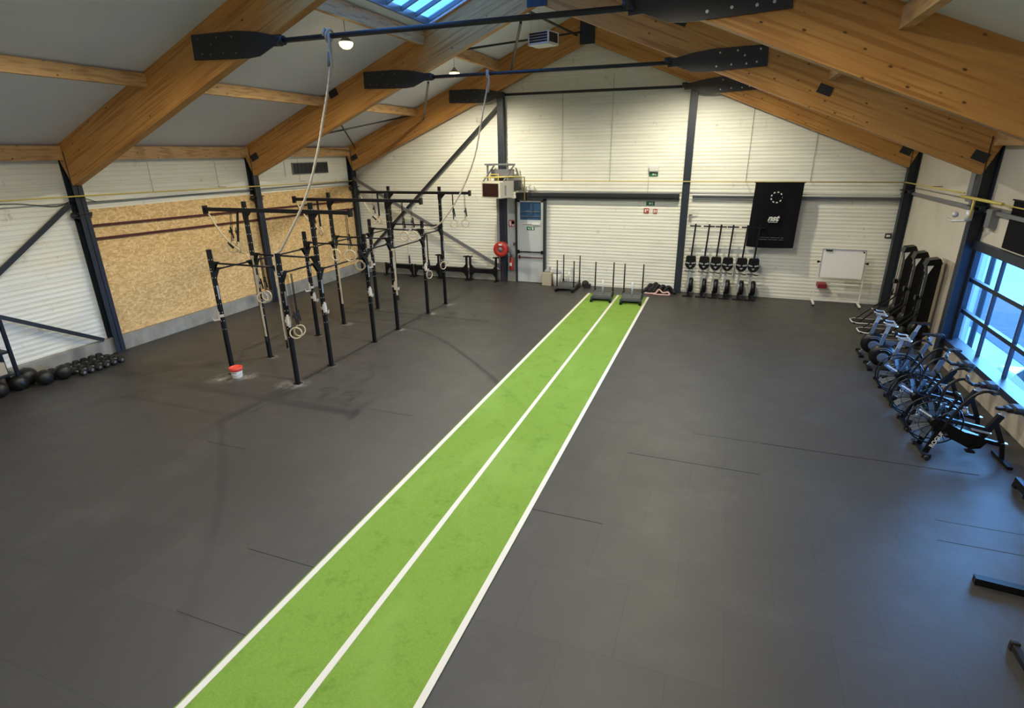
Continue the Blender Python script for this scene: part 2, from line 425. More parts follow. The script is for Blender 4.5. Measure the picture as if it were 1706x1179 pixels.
# horizontal rails of the far and right walls
b = MB(); b.bb(-7.05, -1.40, YF-.20, YF-.02, 3.13, 3.25); b.bb(-7.05, -1.4, YF-.16, YF-.02, 3.05, 3.13); struct(b.build('trim_2', 'dark_steel'))
b = MB(); b.bb(-1.0, XR, YF-.09, YF-.01, 3.09, 3.12); b.bb(-1.0, XR, YF-.09, YF-.01, 3.18, 3.21); b.bb(-1.0, XR, YF-.04, YF-.01, 3.12, 3.18); struct(b.build('trim_3', 'grey_steel'))
b = MB(); b.bb(XR-.08, XR, 8.9, YF, 3.30, 3.37); struct(b.build('trim_4', 'grey_steel'))
b = MB(); b.bb(XL+.01, XL+.06, 8.95, YF, 3.60, 3.63); struct(b.build('trim_5', 'grey_steel'))

# ceiling with skylight openings next to the ridge
SKY = [(14.08+.25-5.37*k-5.0, 14.08-.08-5.37*k) for k in range(0, 3)]      # y ranges of bays 2, 1, 0
SKX0, SKX1 = -7.42, -4.9
def skyspan(k):
    return (14.0-5.37*k-5.07, 14.0-5.37*k)
b = MB(); T = .18
def roofbox(x0, x1, y0, y1):
    b.prism([(x0, roof_z(x0)), (x1, roof_z(x1)), (x1, roof_z(x1)+T), (x0, roof_z(x0)+T)], 'y', y0, y1)
MIR = lambda x: 2*RIDGE-x
roofbox(XL-.3, SKX0, YN-.2, YF+.25); roofbox(SKX1, RIDGE, YN-.2, YF+.25)
roofbox(RIDGE, MIR(SKX1), YN-.2, YF+.25); roofbox(MIR(SKX1), XR+.3, YN-.2, YF+.25)
ys = [(14.0, YF+.25)] + [(14.0-5.37*(k+1), 14.0-5.37*k-5.07) for k in range(3)] + [(YN-.2, 14.0-5.37*2-5.07)]
ys = [(a, c) for a, c in ys if c > a]
for a, c in ys:
    roofbox(SKX0, SKX1, a, c)
struct(b.build('ceiling', 'ceiling_panel'))
wn = 2
for k in range(3):
    y0, y1 = skyspan(k)
    if y1 < YN: continue
    y0 = max(y0, YN)
    for side in (0,):
        e = bpy.data.objects.new('window_%d' % wn, None); COL.objects.link(e); e['kind'] = 'structure'; wn += 1
        X0, X1 = (SKX0, SKX1) if side == 0 else (MIR(SKX1), MIR(SKX0))
        e.location = ((X0+X1)/2, (y0+y1)/2, roof_z((X0+X1)/2))
        b = MB(); n = 8; z = lambda x, d: roof_z(x)+d
        for j in range(n+1):
            yy = y0+(y1-y0)*j/n
            b.beam((X0, yy, z(X0, .10)), (X1, yy, z(X1, .10)), .05, .09)
        for xx in (X0, X1): b.beam((xx, y0, z(xx, .09)), (xx, y1, z(xx, .09)), .10, .16)
        b.build('window_frame', 'grey_steel', e, True)
        b = MB(); b.prism([(X0, z(X0, .14)), (X1, z(X1, .14)), (X1, z(X1, .146)), (X0, z(X0, .146))], 'y', y0, y1)
        b.build('pane', 'pane_glass', e, True)

# steel columns of the side walls
def h_section(bld, x, y, z0, z1, w=.22, d=.24, t=.014):
    bld.bb(x-d/2, x-d/2+t, y-w/2, y+w/2, z0, z1); bld.bb(x+d/2-t, x+d/2, y-w/2, y+w/2, z0, z1); bld.bb(x-d/2, x+d/2, y-t/2, y+t/2, z0, z1)
CN = {'far': 'in the far', 'second': 'in the', 'first': 'in the', 'nearest': 'in the'}
for nm, y in FRAMES:
    for side in (-1, 1):
        x = XL+.13 if side < 0 else XR-.13
        where = 'left' if side < 0 else 'right'
        desc = {('far', -1): 'dark steel column in the far left corner behind the pull-up rig',
                ('far', 1): 'dark steel column in the far right corner beside the whiteboard',
                ('second', -1): 'dark steel column standing in front of the middle of the chipboard wall',
                ('second', 1): 'dark steel column on the right wall at the far edge of the window',
                ('first', -1): 'navy steel column at the near left end of the chipboard wall',
                ('first', 1): 'dark steel column on the right wall at the near end of the window',
                ('nearest', -1): 'dark steel column on the left wall nearest the camera',
                ('nearest', 1): 'dark steel column on the right wall nearest the camera'}[(nm, side)]
        t = thing('steel_column', desc, 'column', (x, y+.10, 0))
        b = MB(); h_section(b, 0, 0, .0, 4.75 if side else 0); b.build('shaft', 'navy_steel', t)
        b = MB(); b.bb(-.16, .16, -.16, .16, 0, .015); b.build('base_plate', 'dark_steel', t)
        b = MB(); b.bb(-.17, .17, -.15, .15, 3.40, 3.43); b.bb(-.14, .14, -.13, .13, 3.3, 3.34)
        b.cyl((-side*.0, -.22, 3.37), (-side*.0, .22, 3.37), .045); b.build('bracket', 'dark_steel', t)

# glulam rafters with their gusset plates; each is built along its own length
ang = math.atan(SL); LEN = (RIDGE-XL)/math.cos(ang)
hv = .93*math.cos(ang)                          # depth square to the slope
where = {'far': 'against the far wall', 'second': 'of the middle frame', 'first': 'of the nearer frame in view', 'nearest': 'overhead behind the camera view'}
for nm, y in FRAMES:
    for side in (-1, 1):
        sn = 'left' if side < 0 else 'right'
        o0 = Vector((XL+.27, y, roof_z(XL+.27)-.93)) if side < 0 else Vector((XR-.27, y, roof_z(XL+.27)-.93))
        lab = 'orange glued timber rafter, %s slope, %s' % (sn, where[nm])
        b = MB(); L = LEN-.29
        # bottom edge runs along local x from 0; mirrored on the right by turning the object around
        b.prism([(0, 0), (L, 0), (L+hv*math.tan(ang), hv), (hv*math.tan(ang)*0-.0, hv)], 'y', 0, .20)
        # trim the ridge end vertical
        o = b.build('timber_rafter', 'glulam')
        o.location = o0
        if side < 0: o.rotation_euler = (0, -ang, 0)
        else:
            o.rotation_euler = (0, -ang, PI); o.location.y += .20
        tag(o, lab, 'rafter')
        if nm != 'nearest':
            plates = {('second', 1): [(3.45, .40), (.22, .28), (6.8, .65)], ('second', -1): [(.35, .45), (3.9, .75)], ('far', 1): [(.3, .35)], ('far', -1): [(.3, .4)], ('first', 1): [], ('first', -1): []}[(nm, side)]
            yy = -.012 if side < 0 else .212
            for px, pz in plates:
                b = MB(); b.bb(px-.14, px+.14, yy-.012, yy+.012, pz-.09, pz+.09)
                q = b.build('bracket_plate', 'dark_steel', o)

# ridge plates
for nm, y in FRAMES[:3]:
    b = MB(); b.bb(RIDGE-.02-.24, RIDGE-.02+.24, y-.03, y-.005, 7.76, 8.5)
    for u in (-.15, .15):
        for v in (7.85, 8.05, 8.25): b.cyl((RIDGE+u, y-.04, v), (RIDGE+u, y-.01, v), .012, 8)
    o = b.build('ridge_plate', 'navy_steel'); tag(o, 'dark steel ridge plate joining the rafters %s' % where[nm], 'plate')

# tie rods across the frames with tapered end plates
for nm, y in FRAMES[:3]:
    t = thing('tie_rod', 'dark tie rod with tapered end plates, rafters %s' % where[nm], 'tie rod', (-4.46, y-.03, 6.4))
    b = MB(); b.cyl((-7.50, y-.05, 6.44), (-1.42, y-.05, 6.40), .042, 12); b.build('rod', 'dark_steel', t, True)
    poly = [(-9.45, 6.68), (-8.40, 6.67), (-7.95, 6.62), (-7.62, 6.55), (-7.42, 6.54), (-7.42, 6.36), (-7.62, 6.37), (-7.95, 6.24), (-8.2, 6.22), (-9.47, 6.27)]
    for side in (-1, 1):
        pl = poly if side < 0 else [(-8.93-x, z-.05) for x, z in poly]
        b = MB(); b.prism(pl, 'y', y-.035, y-.010)
        c = -7.42 if side < 0 else -1.51
        b.cyl((c-.07, y-.05, 6.44), (c+.07, y-.05, 6.44) , .075, 12)
        g = b.build('gusset_plate', 'dark_steel', t, True)
        for u, v in ((-9.3, 6.6), (-9.25, 6.36), (-9.0, 6.5), (-8.85, 6.6), (-8.75, 6.34), (-8.5, 6.58), (-8.45, 6.32), (-9.05, 6.34)):
            uu_ = u if side < 0 else -8.93-u; vv = v-(0 if side < 0 else .05)
            b = MB(); b.cyl((uu_, y-.046, vv), (uu_, y-.034, vv), .020 if side > 0 else .014, 10)
            b.build('bolt', 'bright_steel' if side > 0 else 'grey_steel', g, True)

# purlins between the frames
bays = [('the last bay', F2+.2, F3, 'between the middle and far rafters'), ('bay', F1+.2, F2, 'between the nearer and middle rafters'), ('first bay', F0+.2, F1, 'in front of the nearer rafters'), ('bay0', YN, F0, 'overhead near the camera')]
for bn, y0, y1, wh in bays[:4]:
    for x, h, wd, mt, lab in ((-10.9, .24, .12, 'purlin_wood', 'pale timber purlin halfway up the left slope'), (-7.62, .30, .12, 'purlin_wood', 'pale timber purlin along the foot of the left skylight'),
                         (XL+.13, .30, .14, 'purlin_wood', 'timber eaves purlin along the top of the left wall'), (1.80, .24, .12, 'purlin_wood', 'pale timber purlin halfway up the right slope'),
                         (-1.48, .30, .12, 'purlin_wood', 'pale timber purlin high on the right slope'), (XR-.13, .30, .14, 'purlin_wood', 'timber eaves purlin along the top of the right wall')):
        zt = roof_z(x)-.03
        b = MB(); b.bb(x-wd/2, x+wd/2, y0+.003, y1-.003, zt-h, zt)
        o = b.build('timber_purlin', mt); tag(o, lab+', '+wh, 'purlin')

# left wall: chipboard cladding, red rails, plinth, vent, braces
b = MB(); b.bb(XL+.012, XL+.035, 8.95, YF-.1, .385, 3.47)
tag(b.build('chipboard_panel', 'osb'), 'large orange chipboard cladding along the left wall behind the pull-up rig', 'wall panel')
for zz, lab in ((3.10, 'upper dark red rail running along the chipboard wall'), (2.79, 'lower dark red rail running along the chipboard wall')):
    b = MB(); b.beam((XL+.06, 8.96, zz), (XL+.06, YF-.1, zz-.22), .05, .055); tag(b.build('red_rail', 'dark_red'), lab, 'rail', )
t = thing('wall_vent', 'dark grille vent high on the left wall near the corner', 'vent', (XL+.03, 17.05, 4.18))
b = MB(); b.bb(XL+.008, XL+.04, 16.1, 18.0, 3.99, 4.38); b.build('vent_frame', 'grey_steel', t, True)
b = MB()
for k in range(9): b.bb(XL+.04, XL+.055, 16.15+k*.205, 16.33+k*.205, 4.02, 4.35)
b.build('slats', 'dark_steel', t, True)
b = MB(); b.bb(XL+.01, XL+.03, 15.75, 15.95, 3.95, 4.42); tag(b.build('cover_plate', 'white_paint'), 'narrow white cover plate on the left wall beside the grille vent', 'cover plate')
def brace(p, q, lab, w=.10, h=.05, m='dark_steel', name='steel_brace'):
    b = MB(); b.beam(p, q, w, h); return tag(b.build(name, m), lab, 'brace')
brace((XL+.12, 4.1, -.0+.42), (XL+.12, 8.62, 3.62), 'rising diagonal steel brace on the white left wall before the chipboard', .05, .10)
brace((XL+.18, 3.6, 3.3), (XL+.18, 8.5, .42), 'falling diagonal steel brace on the white left wall above the dumbbells', .05, .09)
brace((-7.62, YF-.12, 6.15), (-13.7, YF-.12, .75), 'rising diagonal steel brace on the far wall behind the pull-up rig', .06, .10)
b = MB(); b.beam((-13.85, YF-.25, 3.75), (-7.68, YF-.25, .56), .06, .10); b.beam((-13.85, YF-.25, 3.71), (-7.68, YF-.25, .50), .10, .03)
tag(b.build('steel_brace', 'grey_steel'), 'grey diagonal brace falling across the far wall to the hose reel post', 'brace')
# roof bracing of the last bay
brace((XL+.5, F2+.2, 4.85), (-10.9, F3, 5.95), 'thin roof brace crossing the lowest left panel of the last bay', .03, .05)
brace((-10.9, F2+.25, 5.95), (XL+.5, F3, 4.85), 'second thin roof brace crossing the lowest left panel of the last bay', .03, .05)
brace((-7.49, F2-.07, 6.32), (-10.54, F3-.02, 5.78), 'dark strut dropping from the middle tie rod plate to the far rafter', .05, .05)
brace((-5.05, F2+.22, 7.52), (-7.15, F3-.02, 7.10), 'dark strut running under the ridge beyond the middle tie rod', .06, .06)
brace((-5.06, F2+.22, 7.84), (-4.9, F3-.04, 8.02), 'grey roof brace along the ridge to the far ridge plate', .05, .05)
brace((-6.6, F2+.22, 7.05), (-4.78, F3-.06, 8.10), 'grey round roof brace running up to the far ridge plate', .05, .05)

# far wall posts
for x, z1, lab in ((-7.57, 6.45, 'dark steel post on the far wall behind the heater and hose reel'), (-1.21, 6.35, 'dark steel post on the far wall left of the rowing machines')):
    t = thing('steel_post', lab, 'post', (x, YF-.14, 0))
    b = MB(); h_section(b, 0, 0, 0, z1, .22, .22); b.bb(-.10, .10, -.112, -.098, 0, z1); b.build('shaft', 'navy_steel', t)
    b = MB(); b.bb(-.15, .15, -.13, .13, 0, .015); b.build('base_plate', 'dark_steel', t)
# gas pipe with its hangers
t = thing('gas_pipe', 'thin yellow gas pipe running along the far wall above the door', 'pipe', (-1.2, YF-.07, 3.65))
b = MB(); b.tube([(-6.95, YF-.30, 3.66), (XR-.3, YF-.30, 3.63)], .014, 8); b.build('pipe', 'yellow_paint', t, True)
for x, z1 in ((-5.4, 6.5), (-3.72, 6.9), (.55, 5.9), (2.35, 5.2)):
    b = MB(); b.cyl((x, YF-.03, 3.66), (x, YF-.03, z1), .005, 6); b.cyl((x, YF-.30, 3.655), (x, YF-.02, 3.655), .008, 6); b.build('hanger', 'grey_steel', t, True)
t = thing('gas_pipe', 'yellow gas pipe running along the upper left wall', 'pipe', (XL+.1, 11, 3.75))
b = MB(); b.tube([(XL+.33, 3.0, 3.84), (XL+.33, 8.8, 3.80), (XL+.33, 14.2, 3.72), (XL+.33, 19.0, 3.66)], .016, 8); b.build('pipe', 'yellow_paint', t, True)
for y in (10.8, 12.9, 16.4):
    b = MB(); b.cyl((XL+.02, y, 3.77), (XL+.33, y, 3.77), .007, 6); b.cyl((XL+.04, y, 3.77), (XL+.04, y, 4.5), .004, 6); b.build('hanger', 'grey_steel', t, True)
t = thing('gas_pipe', 'yellow gas pipe high on the right wall above the ski machines', 'pipe', (XR-.2, 16.8, 3.6))
b = MB(); b.tube([(XR-.30, 19.1, 3.64), (XR-.30, 14.6, 3.64)], .016, 8); b.tube([(XR-.34, 14.6, 3.58), (XR-.34, 12.6, 3.58)], .030, 8); b.tube([(XR-.34, 13.9, 3.58), (XR-.34, 13.9, 3.2)], .024, 8); b.tube([(XR-.1, 13.2, 3.52), (XR-.1, 9, 3.52)], .014, 8)
b.build('pipe', 'yellow_paint', t, True)
b = MB(); b.cyl((XR-.01, 17.0, 3.64), (XR-.30, 17.0, 3.64), .01, 6); b.build('hanger', 'grey_steel', t, True)
b = MB(); b.cyl((XR-.34, 13.95, 3.15), (XR-.34, 13.95, 3.36), .06, 12); b.tube([(XR-.34, 13.95, 3.15), (XR-.5, 14.3, 3.10), (XR-.52, 14.55, 3.12)], .025, 8); b.ball((XR-.5, 14.2, 3.24), .06, 12)
tag(b.build('gas_valve', 'bright_steel'), 'grey gas valve and fittings on the right column below the yellow pipe', 'valve')
b = MB(); b.bb(XR-.14, XR-.0, 13.5, 13.72, 3.05, 3.4); tag(b.build('junction_box', 'grey_steel'), 'grey box on the right wall just past the window column', 'box')
b = MB(); b.bb(XR-.14, XR, 14.75, 15.0, 3.45, 4.2); b.bb(XR-.14, XR, 14.42, 14.75, 3.4, 3.5); tag(b.build('cable_duct', 'grey_steel'), 'short grey duct on the right wall beside the second column', 'duct')
# cable on the left wall
b = MB(); b.tube(smooth([(XL+.03, 6.4, 3.0), (XL+.03, 7.0, 3.65), (XL+.03, 7.6, 3.72), (XL+.03, 8.4, 3.6), (XL+.03, 8.9, 3.75), (XL+.05, 9.3, 3.62)], 6), .008, 6)
tag(b.build('wall_cable', 'dark_steel'), 'loose grey cable looping across the white left wall', 'cable')

# lamps
for i, (x, y) in enumerate(LAMPS):
    side = 'left' if x < RIDGE else 'right'
    lab = {0: 'glowing warm lamp hanging in the last bay, smaller and further of the two lit bulbs', 1: 'glowing warm lamp hanging beside the knotted climbing rope, nearer of the two lit bulbs'}.get(i, 'warm hanging lamp over the %s half of the hall, %s' % (side, {0: 'last bay', 1: 'middle bay', 2: 'nearer bay', 3: 'above the camera'}[i % 4]))
    t = thing('hanging_lamp', lab, 'lamp', (x, y, LAMP_Z), 0)
    b = MB(); b.cyl((0, 0, .12), (0, 0, roof_z(x)-LAMP_Z), .006, 6); b.build('stem', 'dark_steel', t)
    b = MB(); b.lathe([(.03, .14), (.05, .10), (.115, .04), (.15, -.015), (.145, -.02), (.11, .03), (.045, .085), (.001, .09)], (0, 0, 0)); b.build('shade', 'grey_steel', t)
    b = MB(); b.lathe([(.001, .06), (.10, .045), (.150, -.01), (.135, -.07), (.08, -.12), (.001, -.135)], (0, 0, 0)); b.build('bulb', 'lamp_glow', t)
# air heater box under the ridge
t = thing('air_heater', 'small white box heater hanging on chains under the ridge', 'heater', (-4.70, 15.0, 7.10), -.25)
b = MB(); b.bb(-.30, .30, -.25, .25, 0, .05); b.bb(-.30, .30, -.25, .25, .27, .29)
for u in (-1, 1):
    for v in (-1, 1): b.bb(u*.30, u*.265, v*.25, v*.215, 0, .28)
b.bb(-.26, .26, .2, .23, .05, .27); b.build('housing', 'white_plastic', t)
b = MB(); b.bb(-.27, .27, -.235, -.20, .05, .27); b.bb(.255, .285, -.22, .22, .05, .27); b.build('grille', 'heater_dark', t)
b = MB()
for k in range(3): b.bb(-.26, .26, -.243, -.236, .09+k*.06, .11+k*.06)
b.build('slats', 'grey_label', t)
for u in (-.24, .24):
    for v in (-.2, .2):
        b = MB(); b.cyl((u, v, .29), (u*1.1, v, .95), .005, 6); b.build('chain', 'bright_steel', t)

# ------------------------------------------------------------------ window on the right wall
e = bpy.data.objects.new('window_1', None); COL.objects.link(e); e['kind'] = 'structure'; e.location = (XR+.1, 11.9, 1.5)
b = MB(); X = XR+.06
b.bb(XR-.05, XR+.16, WY1-.12, WY1, WZ0, WZ1); b.bb(XR-.05, XR+.16, WY0, WY0+.12, WZ0, WZ1)
b.bb(XR-.08, XR+.16, WY0, WY1, WZ1-.12, WZ1+.05); b.bb(XR-.14, XR+.16, WY0, WY1, WZ0-.03, WZ0+.09)
for y in (13.02, 11.80, 10.58, 9.36): b.bb(X, X+.06, y-.025, y+.025, WZ0, WZ1)
for z in (1.22, 1.90): b.bb(X-.01, X+.07, WY0, WY1, z-.04, z+.04)
b.build('window_frame', 'navy_steel', e, True)
b = MB(); b.bb(X+.03, X+.036, WY0+.1, WY1-.1, WZ0+.08, WZ1-.1); b.build('pane', 'pane_glass', e, True)
b = MB(); b.bb(XR-.12, XR-.02, WY1+.0, WY1+.14, 0.0, 3.4); struct(b.build('trim_6', 'navy_steel'))

# outdoors seen through the window (the yard lies a metre lower)
b = MB(); b.bb(XR+.3, 60, -15, 70, -1.2, -1.0); tag(b.build('yard_ground', 'ground_pale'), 'pale concrete yard outside the window', 'yard')['kind'] = 'structure'
b = MB(); b.bb(8.0, 10.4, 6, 40, -.999, -.985); tag(b.build('asphalt_strip', 'asphalt'), 'grey asphalt driveway strip outside the window', 'driveway')['kind'] = 'structure'
b = MB(); b.bb(XR+.26, XR+.78, 15.6, 15.8, -1, 4.5); tag(b.build('outer_wall', 'white_paint'), 'white outer wall return beyond the window', 'wall')
b = MB(); b.cyl((XR+.87, 15.55, -1), (XR+.87, 15.55, 4.5), .06); tag(b.build('downpipe', 'navy_steel'), 'blue-grey downpipe at the end of the white outer wall', 'pipe')
def car(loc, rz, label):
    t = thing('car', label, 'car', loc, rz)
    b = MB(); prof = [(-2.1, .3), (-2.1, .62), (-1.95, .80), (-1.0, .92), (-.35, 1.40), (.95, 1.44), (1.75, .98), (2.1, .90), (2.12, .35)]
    b.prism([(x, z) for x, z in prof], 'y', -.85, .85); o = b.build('body', 'car_paint', t)
    bv = o.modifiers.new('bevel', 'BEVEL'); bv.width = .09; bv.segments = 3
    b = MB(); b.beam((-.98, 0, .965), (-.40, 0, 1.38), 1.40, .03); b.beam((1.02, 0, 1.44), (1.68, 0, 1.045), 1.35, .03)
    for s in (-1, 1): b.prism([(-.75, .98), (-.25, 1.33), (.85, 1.36), (1.35, 1.02)], 'y', s*.845, s*.866)
    b.build('windows', 'car_glass', t)
    for u in (-1.35, 1.35):
        for v in (-.76, .76):
            b = MB(); b.lathe([(.01, -.1), (.31, -.1), (.33, -.06), (.33, .06), (.31, .1), (.01, .1)], (u, v, .33), 'y', 20); b.build('wheel', 'tyre', t)
    return t
car((7.0, 13.1, -1.0), math.radians(-96), 'pale car parked just outside the window')

# ================================================================== TURF
t = thing('turf_track', 'bright green artificial turf sled track with three white lines', 'turf', (-3.06, 8, 0))
b = MB(); b.bb(-4.09, -2.02, YN+.2, 18.30, .0015, .009); b.build('turf_mat', 'turf', t, True)
for x in (-4.035, -3.045, -2.055):
    b = MB(); b.bb(x-.036, x+.036, YN+.2, 18.31, .009, .012); b.build('lane_line', 'lane_white', t, True)

# ================================================================== PULL-UP RIG
RX = (-9.97, -8.17); RY = (8.585, 9.72, 11.49, 12.63, 14.37, 15.56)
rig = thing('pull_up_rig', 'large black steel pull-up rig with twelve uprights and three high crossbars', 'pull-up rig', (-9.07, 12.1, 0))
def holes(b, x, y, H, tall):
    for k in range(14 if tall else 10):
        z = 1.05+k*.19
        if z < H-.05:
            b.cyl((x, y-.0395, z), (x, y-.038, z), .013, 8); b.cyl((x+.0395, y, z), (x+.038, y, z), .013, 8)
    for s in (-.02, .02):
        b.cyl((x+s, y-.05, 2.33), (x+s, y-.038, 2.33), .012, 6)
        b.cyl((x+.05, y+s, 2.42), (x+.038, y+s, 2.42), .012, 6)

for i, y in enumerate(RY):
    tall = i % 2 == 1; H = 3.66 if tall else 2.78
    for x in RX:
        b = MB(); b.bb(x-.038, x+.038, y-.038, y+.038, .012, H, .004); b.mi = 1; holes(b, x, y, H, tall); up = b.build('upright', ['black_steel', 'silver'], rig, True)
        b = MB(); b.bb(x-.075, x+.075, y-.065, y+.065, 0, .012); b.build('foot_plate', 'black_steel', up, True)
        b = MB(); b.bb(x+.0385, x+.040, y-.02, y+.02, 1.72, 2.02); b.build('label_strip', 'grey_label', up, True)
for j in (1, 3, 5):
    y = RY[j]
    b = MB(); b.bb(-11.05, -7.12, y-.11, y-.04, 3.44, 3.52, .004); cb = b.build('crossbar', 'black_steel', rig, True)
    b = MB(); b.bb(-11.08, -11.03, y-.13, y-.02, 3.38, 3.56); b.build('end_bracket', 'black_steel', cb, True)
    b = MB(); b.bb(-7.15, -7.10, y-.13, y-.02, 3.40, 3.56); b.build('end_bracket', 'black_steel', cb, True)
    for x in RX:
        b = MB(); s = 1
        b.prism([(x-.04, 3.44), (x+.22*s, 3.44), (x+.05*s, 3.27), (x-.04, 3.27)] if True else [], 'y', y-.052, y-.040)
        b.build('gusset', 'black_steel', rig, True)
def gus(bld, x, y, dx, dy, z):        # triangular gusset under a bar end
    for k in (-.03, .03):
        if dx: bld.prism([(x, z+.03), (x+.16*dx, z+.03), (x+.10*dx, z-.02), (x+.0*dx, z-.18)], 'y', y+k-.004, y+k+.004)
        else: bld.prism([(y, z+.03), (y+.16*dy, z+.03), (y+.10*dy, z-.02), (y, z-.18)], 'x', x+k-.004, x+k+.004)
for y in RY:
    b = MB(); b.cyl((RX[0]+.05, y, 2.50), (RX[1]-.05, y, 2.50), .020, 10); gus(b, RX[0]+.04, y, 1, 0, 2.5); gus(b, RX[1]-.04, y, -1, 0, 2.5)
    b.build('pull_up_bar', 'black_steel', rig, True)
for x in RX:
    for k in range(5):
        z = (2.38, 2.24, 2.38, 2.24, 2.38)[k] if x > -9 else 2.35
        b = MB(); b.cyl((x, RY[k]+.04, z), (x, RY[k+1]-.04, z), .018, 10); gus(b, x, RY[k]+.04, 0, 1, z); gus(b, x, RY[k+1]-.04, 0, -1, z)
        b.build('pull_up_bar', 'black_steel', rig, True)

# gymnastic rings, each with its own strap, hung individually
def ring(x, y, ztop, zring, face, label, group, lean=0, leany=0, mt='webbing', tail=True):
    t = thing('gymnastic_ring', label, 'gymnastic ring', (x+lean, y+leany, zring), face, group)
    ca, sa = math.cos(-face), math.sin(-face)
    tx, ty = -lean*ca+leany*sa, -lean*sa-leany*ca
    N = 28; b = MB(); b.tube([(.115*math.cos(2*PI*k/N), 0, .115*math.sin(2*PI*k/N)) for k in range(N)], .0155, 10, False, True); b.build('hoop', 'ring_wood', t)
    b = MB(); b.beam((-.013, 0, .10), (tx-.013, ty, ztop-zring), .004, .034, (0, 1, 0)); b.beam((.013, 0.012, .10), (tx+.013, ty+.012, ztop-zring), .004, .034, (0, 1, 0))
    if tail: b.beam((.02, 0, .45), (.05, 0, .20), .035, .01, (0, 1, 0))
    b.build('strap', mt, t)
    b = MB(); b.bb(-.025, .025, -.012, .02, .32, .38); b.build('buckle', 'dark_steel', t)
    return t
G1, G2, G3 = 'rings on the nearest crossbar', 'rings on the middle crossbar', 'rings on the farthest crossbar'
y1, y2, y3 = RY[1]-.075, RY[3]-.075, RY[5]-.075
ring(-10.31, y1, 3.44, 2.65, .5, 'wooden ring at the left end of the nearest crossbar, outer of the pair', G1, -.12)
ring(-10.12, y1, 3.44, 2.65, -.5, 'wooden ring at the left end of the nearest crossbar, inner of the pair', G1, -.14)
ring(-7.60, y1, 3.44, 2.60, .15, 'wooden ring near the right end of the nearest crossbar, left of the pair', G1)
ring(-7.24, y1, 3.44, 2.60, .35, 'wooden ring at the very right end of the nearest crossbar', G1)
ring(-10.50, y2, 3.44, 2.64, .6, 'wooden ring at the left end of the middle crossbar, outer of the pair', G2)
ring(-10.30, y2, 3.44, 2.64, -.5, 'wooden ring at the left end of the middle crossbar, inner of the pair', G2)
ring(-7.68, y2, 3.44, 2.60, .1, 'wooden ring near the right end of the middle crossbar, left of the pair', G2)
ring(-7.42, y2, 3.44, 2.62, .3, 'wooden ring at the very right end of the middle crossbar', G2)
ring(-10.53, y3, 3.44, 2.62, .6, 'wooden ring at the left end of the farthest crossbar, outer of the pair', G3)
ring(-10.34, y3, 3.44, 2.62, -.5, 'wooden ring at the left end of the farthest crossbar, inner of the pair', G3)
ring(-7.69, y3, 3.44, 2.58, .9, 'wooden ring near the right end of the farthest crossbar, left of the pair', G3)
ring(-7.30, y3, 3.44, 2.60, .2, 'wooden ring at the very right end of the farthest crossbar', G3)
GL = 'rings hanging low from the pull-up bars'
ring(-9.72, RY[1]-.03, 2.48, 1.55, .2, 'wooden ring hanging low beside the second left upright, right of two', GL)
ring(-9.84, RY[1]-.05, 2.48, 1.50, .9, 'wooden ring hanging low beside the second left upright, left of two', GL)
ring(-8.03, RY[0]+.02, 2.36, 1.14, .6, 'wooden ring dangling beside the nearest short upright, front of the pair', GL)
ring(-8.03, RY[0]+.14, 2.36, 1.16, 1.1, 'wooden ring dangling beside the nearest short upright, rear of the pair', GL)
ring(-8.10, RY[4]+.02+.1, 2.36, 1.18, 1.25, 'wooden ring hanging edge-on beside the fifth right upright', GL)
ring(-8.11, RY[5]-.12, 2.36, 1.28, 1.2, 'wooden ring hanging edge-on beside the last right upright', GL)
ring(-8.30, 11.42, 2.36, 2.02, .3, 'pale ring bunched under the pull-up bar by the third right upright', GL)
ring(-8.38, 11.50, 2.36, 1.98, .8, 'second ring bunched under the pull-up bar by the third right upright', GL)

# pale resistance bands slung from the ends of the crossbars
for k, (p, q, lab) in enumerate((((-10.98, y1, 3.38), (-10.15, y1, 2.52), 'beige strap slung slantwise from the left tip of the nearest crossbar'), ((-11.0, y2, 3.4), (-10.2, y2, 2.60), 'beige strap slung slantwise from the left tip of the middle crossbar'), ((-10.98, y3, 3.38), (-10.25, y3, 2.5), 'beige strap slung slantwise from the left tip of the farthest crossbar'))):
    t = thing('hanging_strap', lab, 'strap', p, 0, 'slanted beige straps on the rig')
    b = MB(); mid = ((p[0]+q[0])/2-.05, p[1]-.02, (p[2]+q[2])/2-.07); b.tube(smooth([p, mid, q], 6), .019, 6); b.build('band', 'beige_web', t, True)
    b = MB(); b.cyl((mid[0]+.1, mid[1]-.005, mid[2]-.13), (mid[0]+.22, mid[1]-.005, mid[2]-.24), .03, 8); b.build('grip', 'webbing', t, True)

# vertical beige safety straps hanging along uprights
for k, (x, y, z1, z0, lab) in enumerate(((-9.93, RY[1]-.06, 2.42, .55, 'long beige strap hanging down the second left upright of the rig'), (-9.89, RY[3]-.06, 2.42, .62, 'long beige strap hanging down the fourth left upright of the rig'), (-8.06, RY[3]-.05, 2.2, 1.0, 'beige strap hanging down the fourth right upright of the rig'))):
    t = thing('hanging_strap', lab, 'strap', (x, y, z0), 0, 'beige straps hanging down the uprights')
    b = MB(); b.bb(-.024, .024, -.012, .012, 0.0, z1-z0, .004); b.bb(-.06, .03, -.018, .018, z1-z0, z1-z0+.05); b.build('band', 'beige_web', t)
    b = MB(); b.bb(-.018, .018, -.01, .01, -.14, 0); b.build('loop', 'webbing', t)

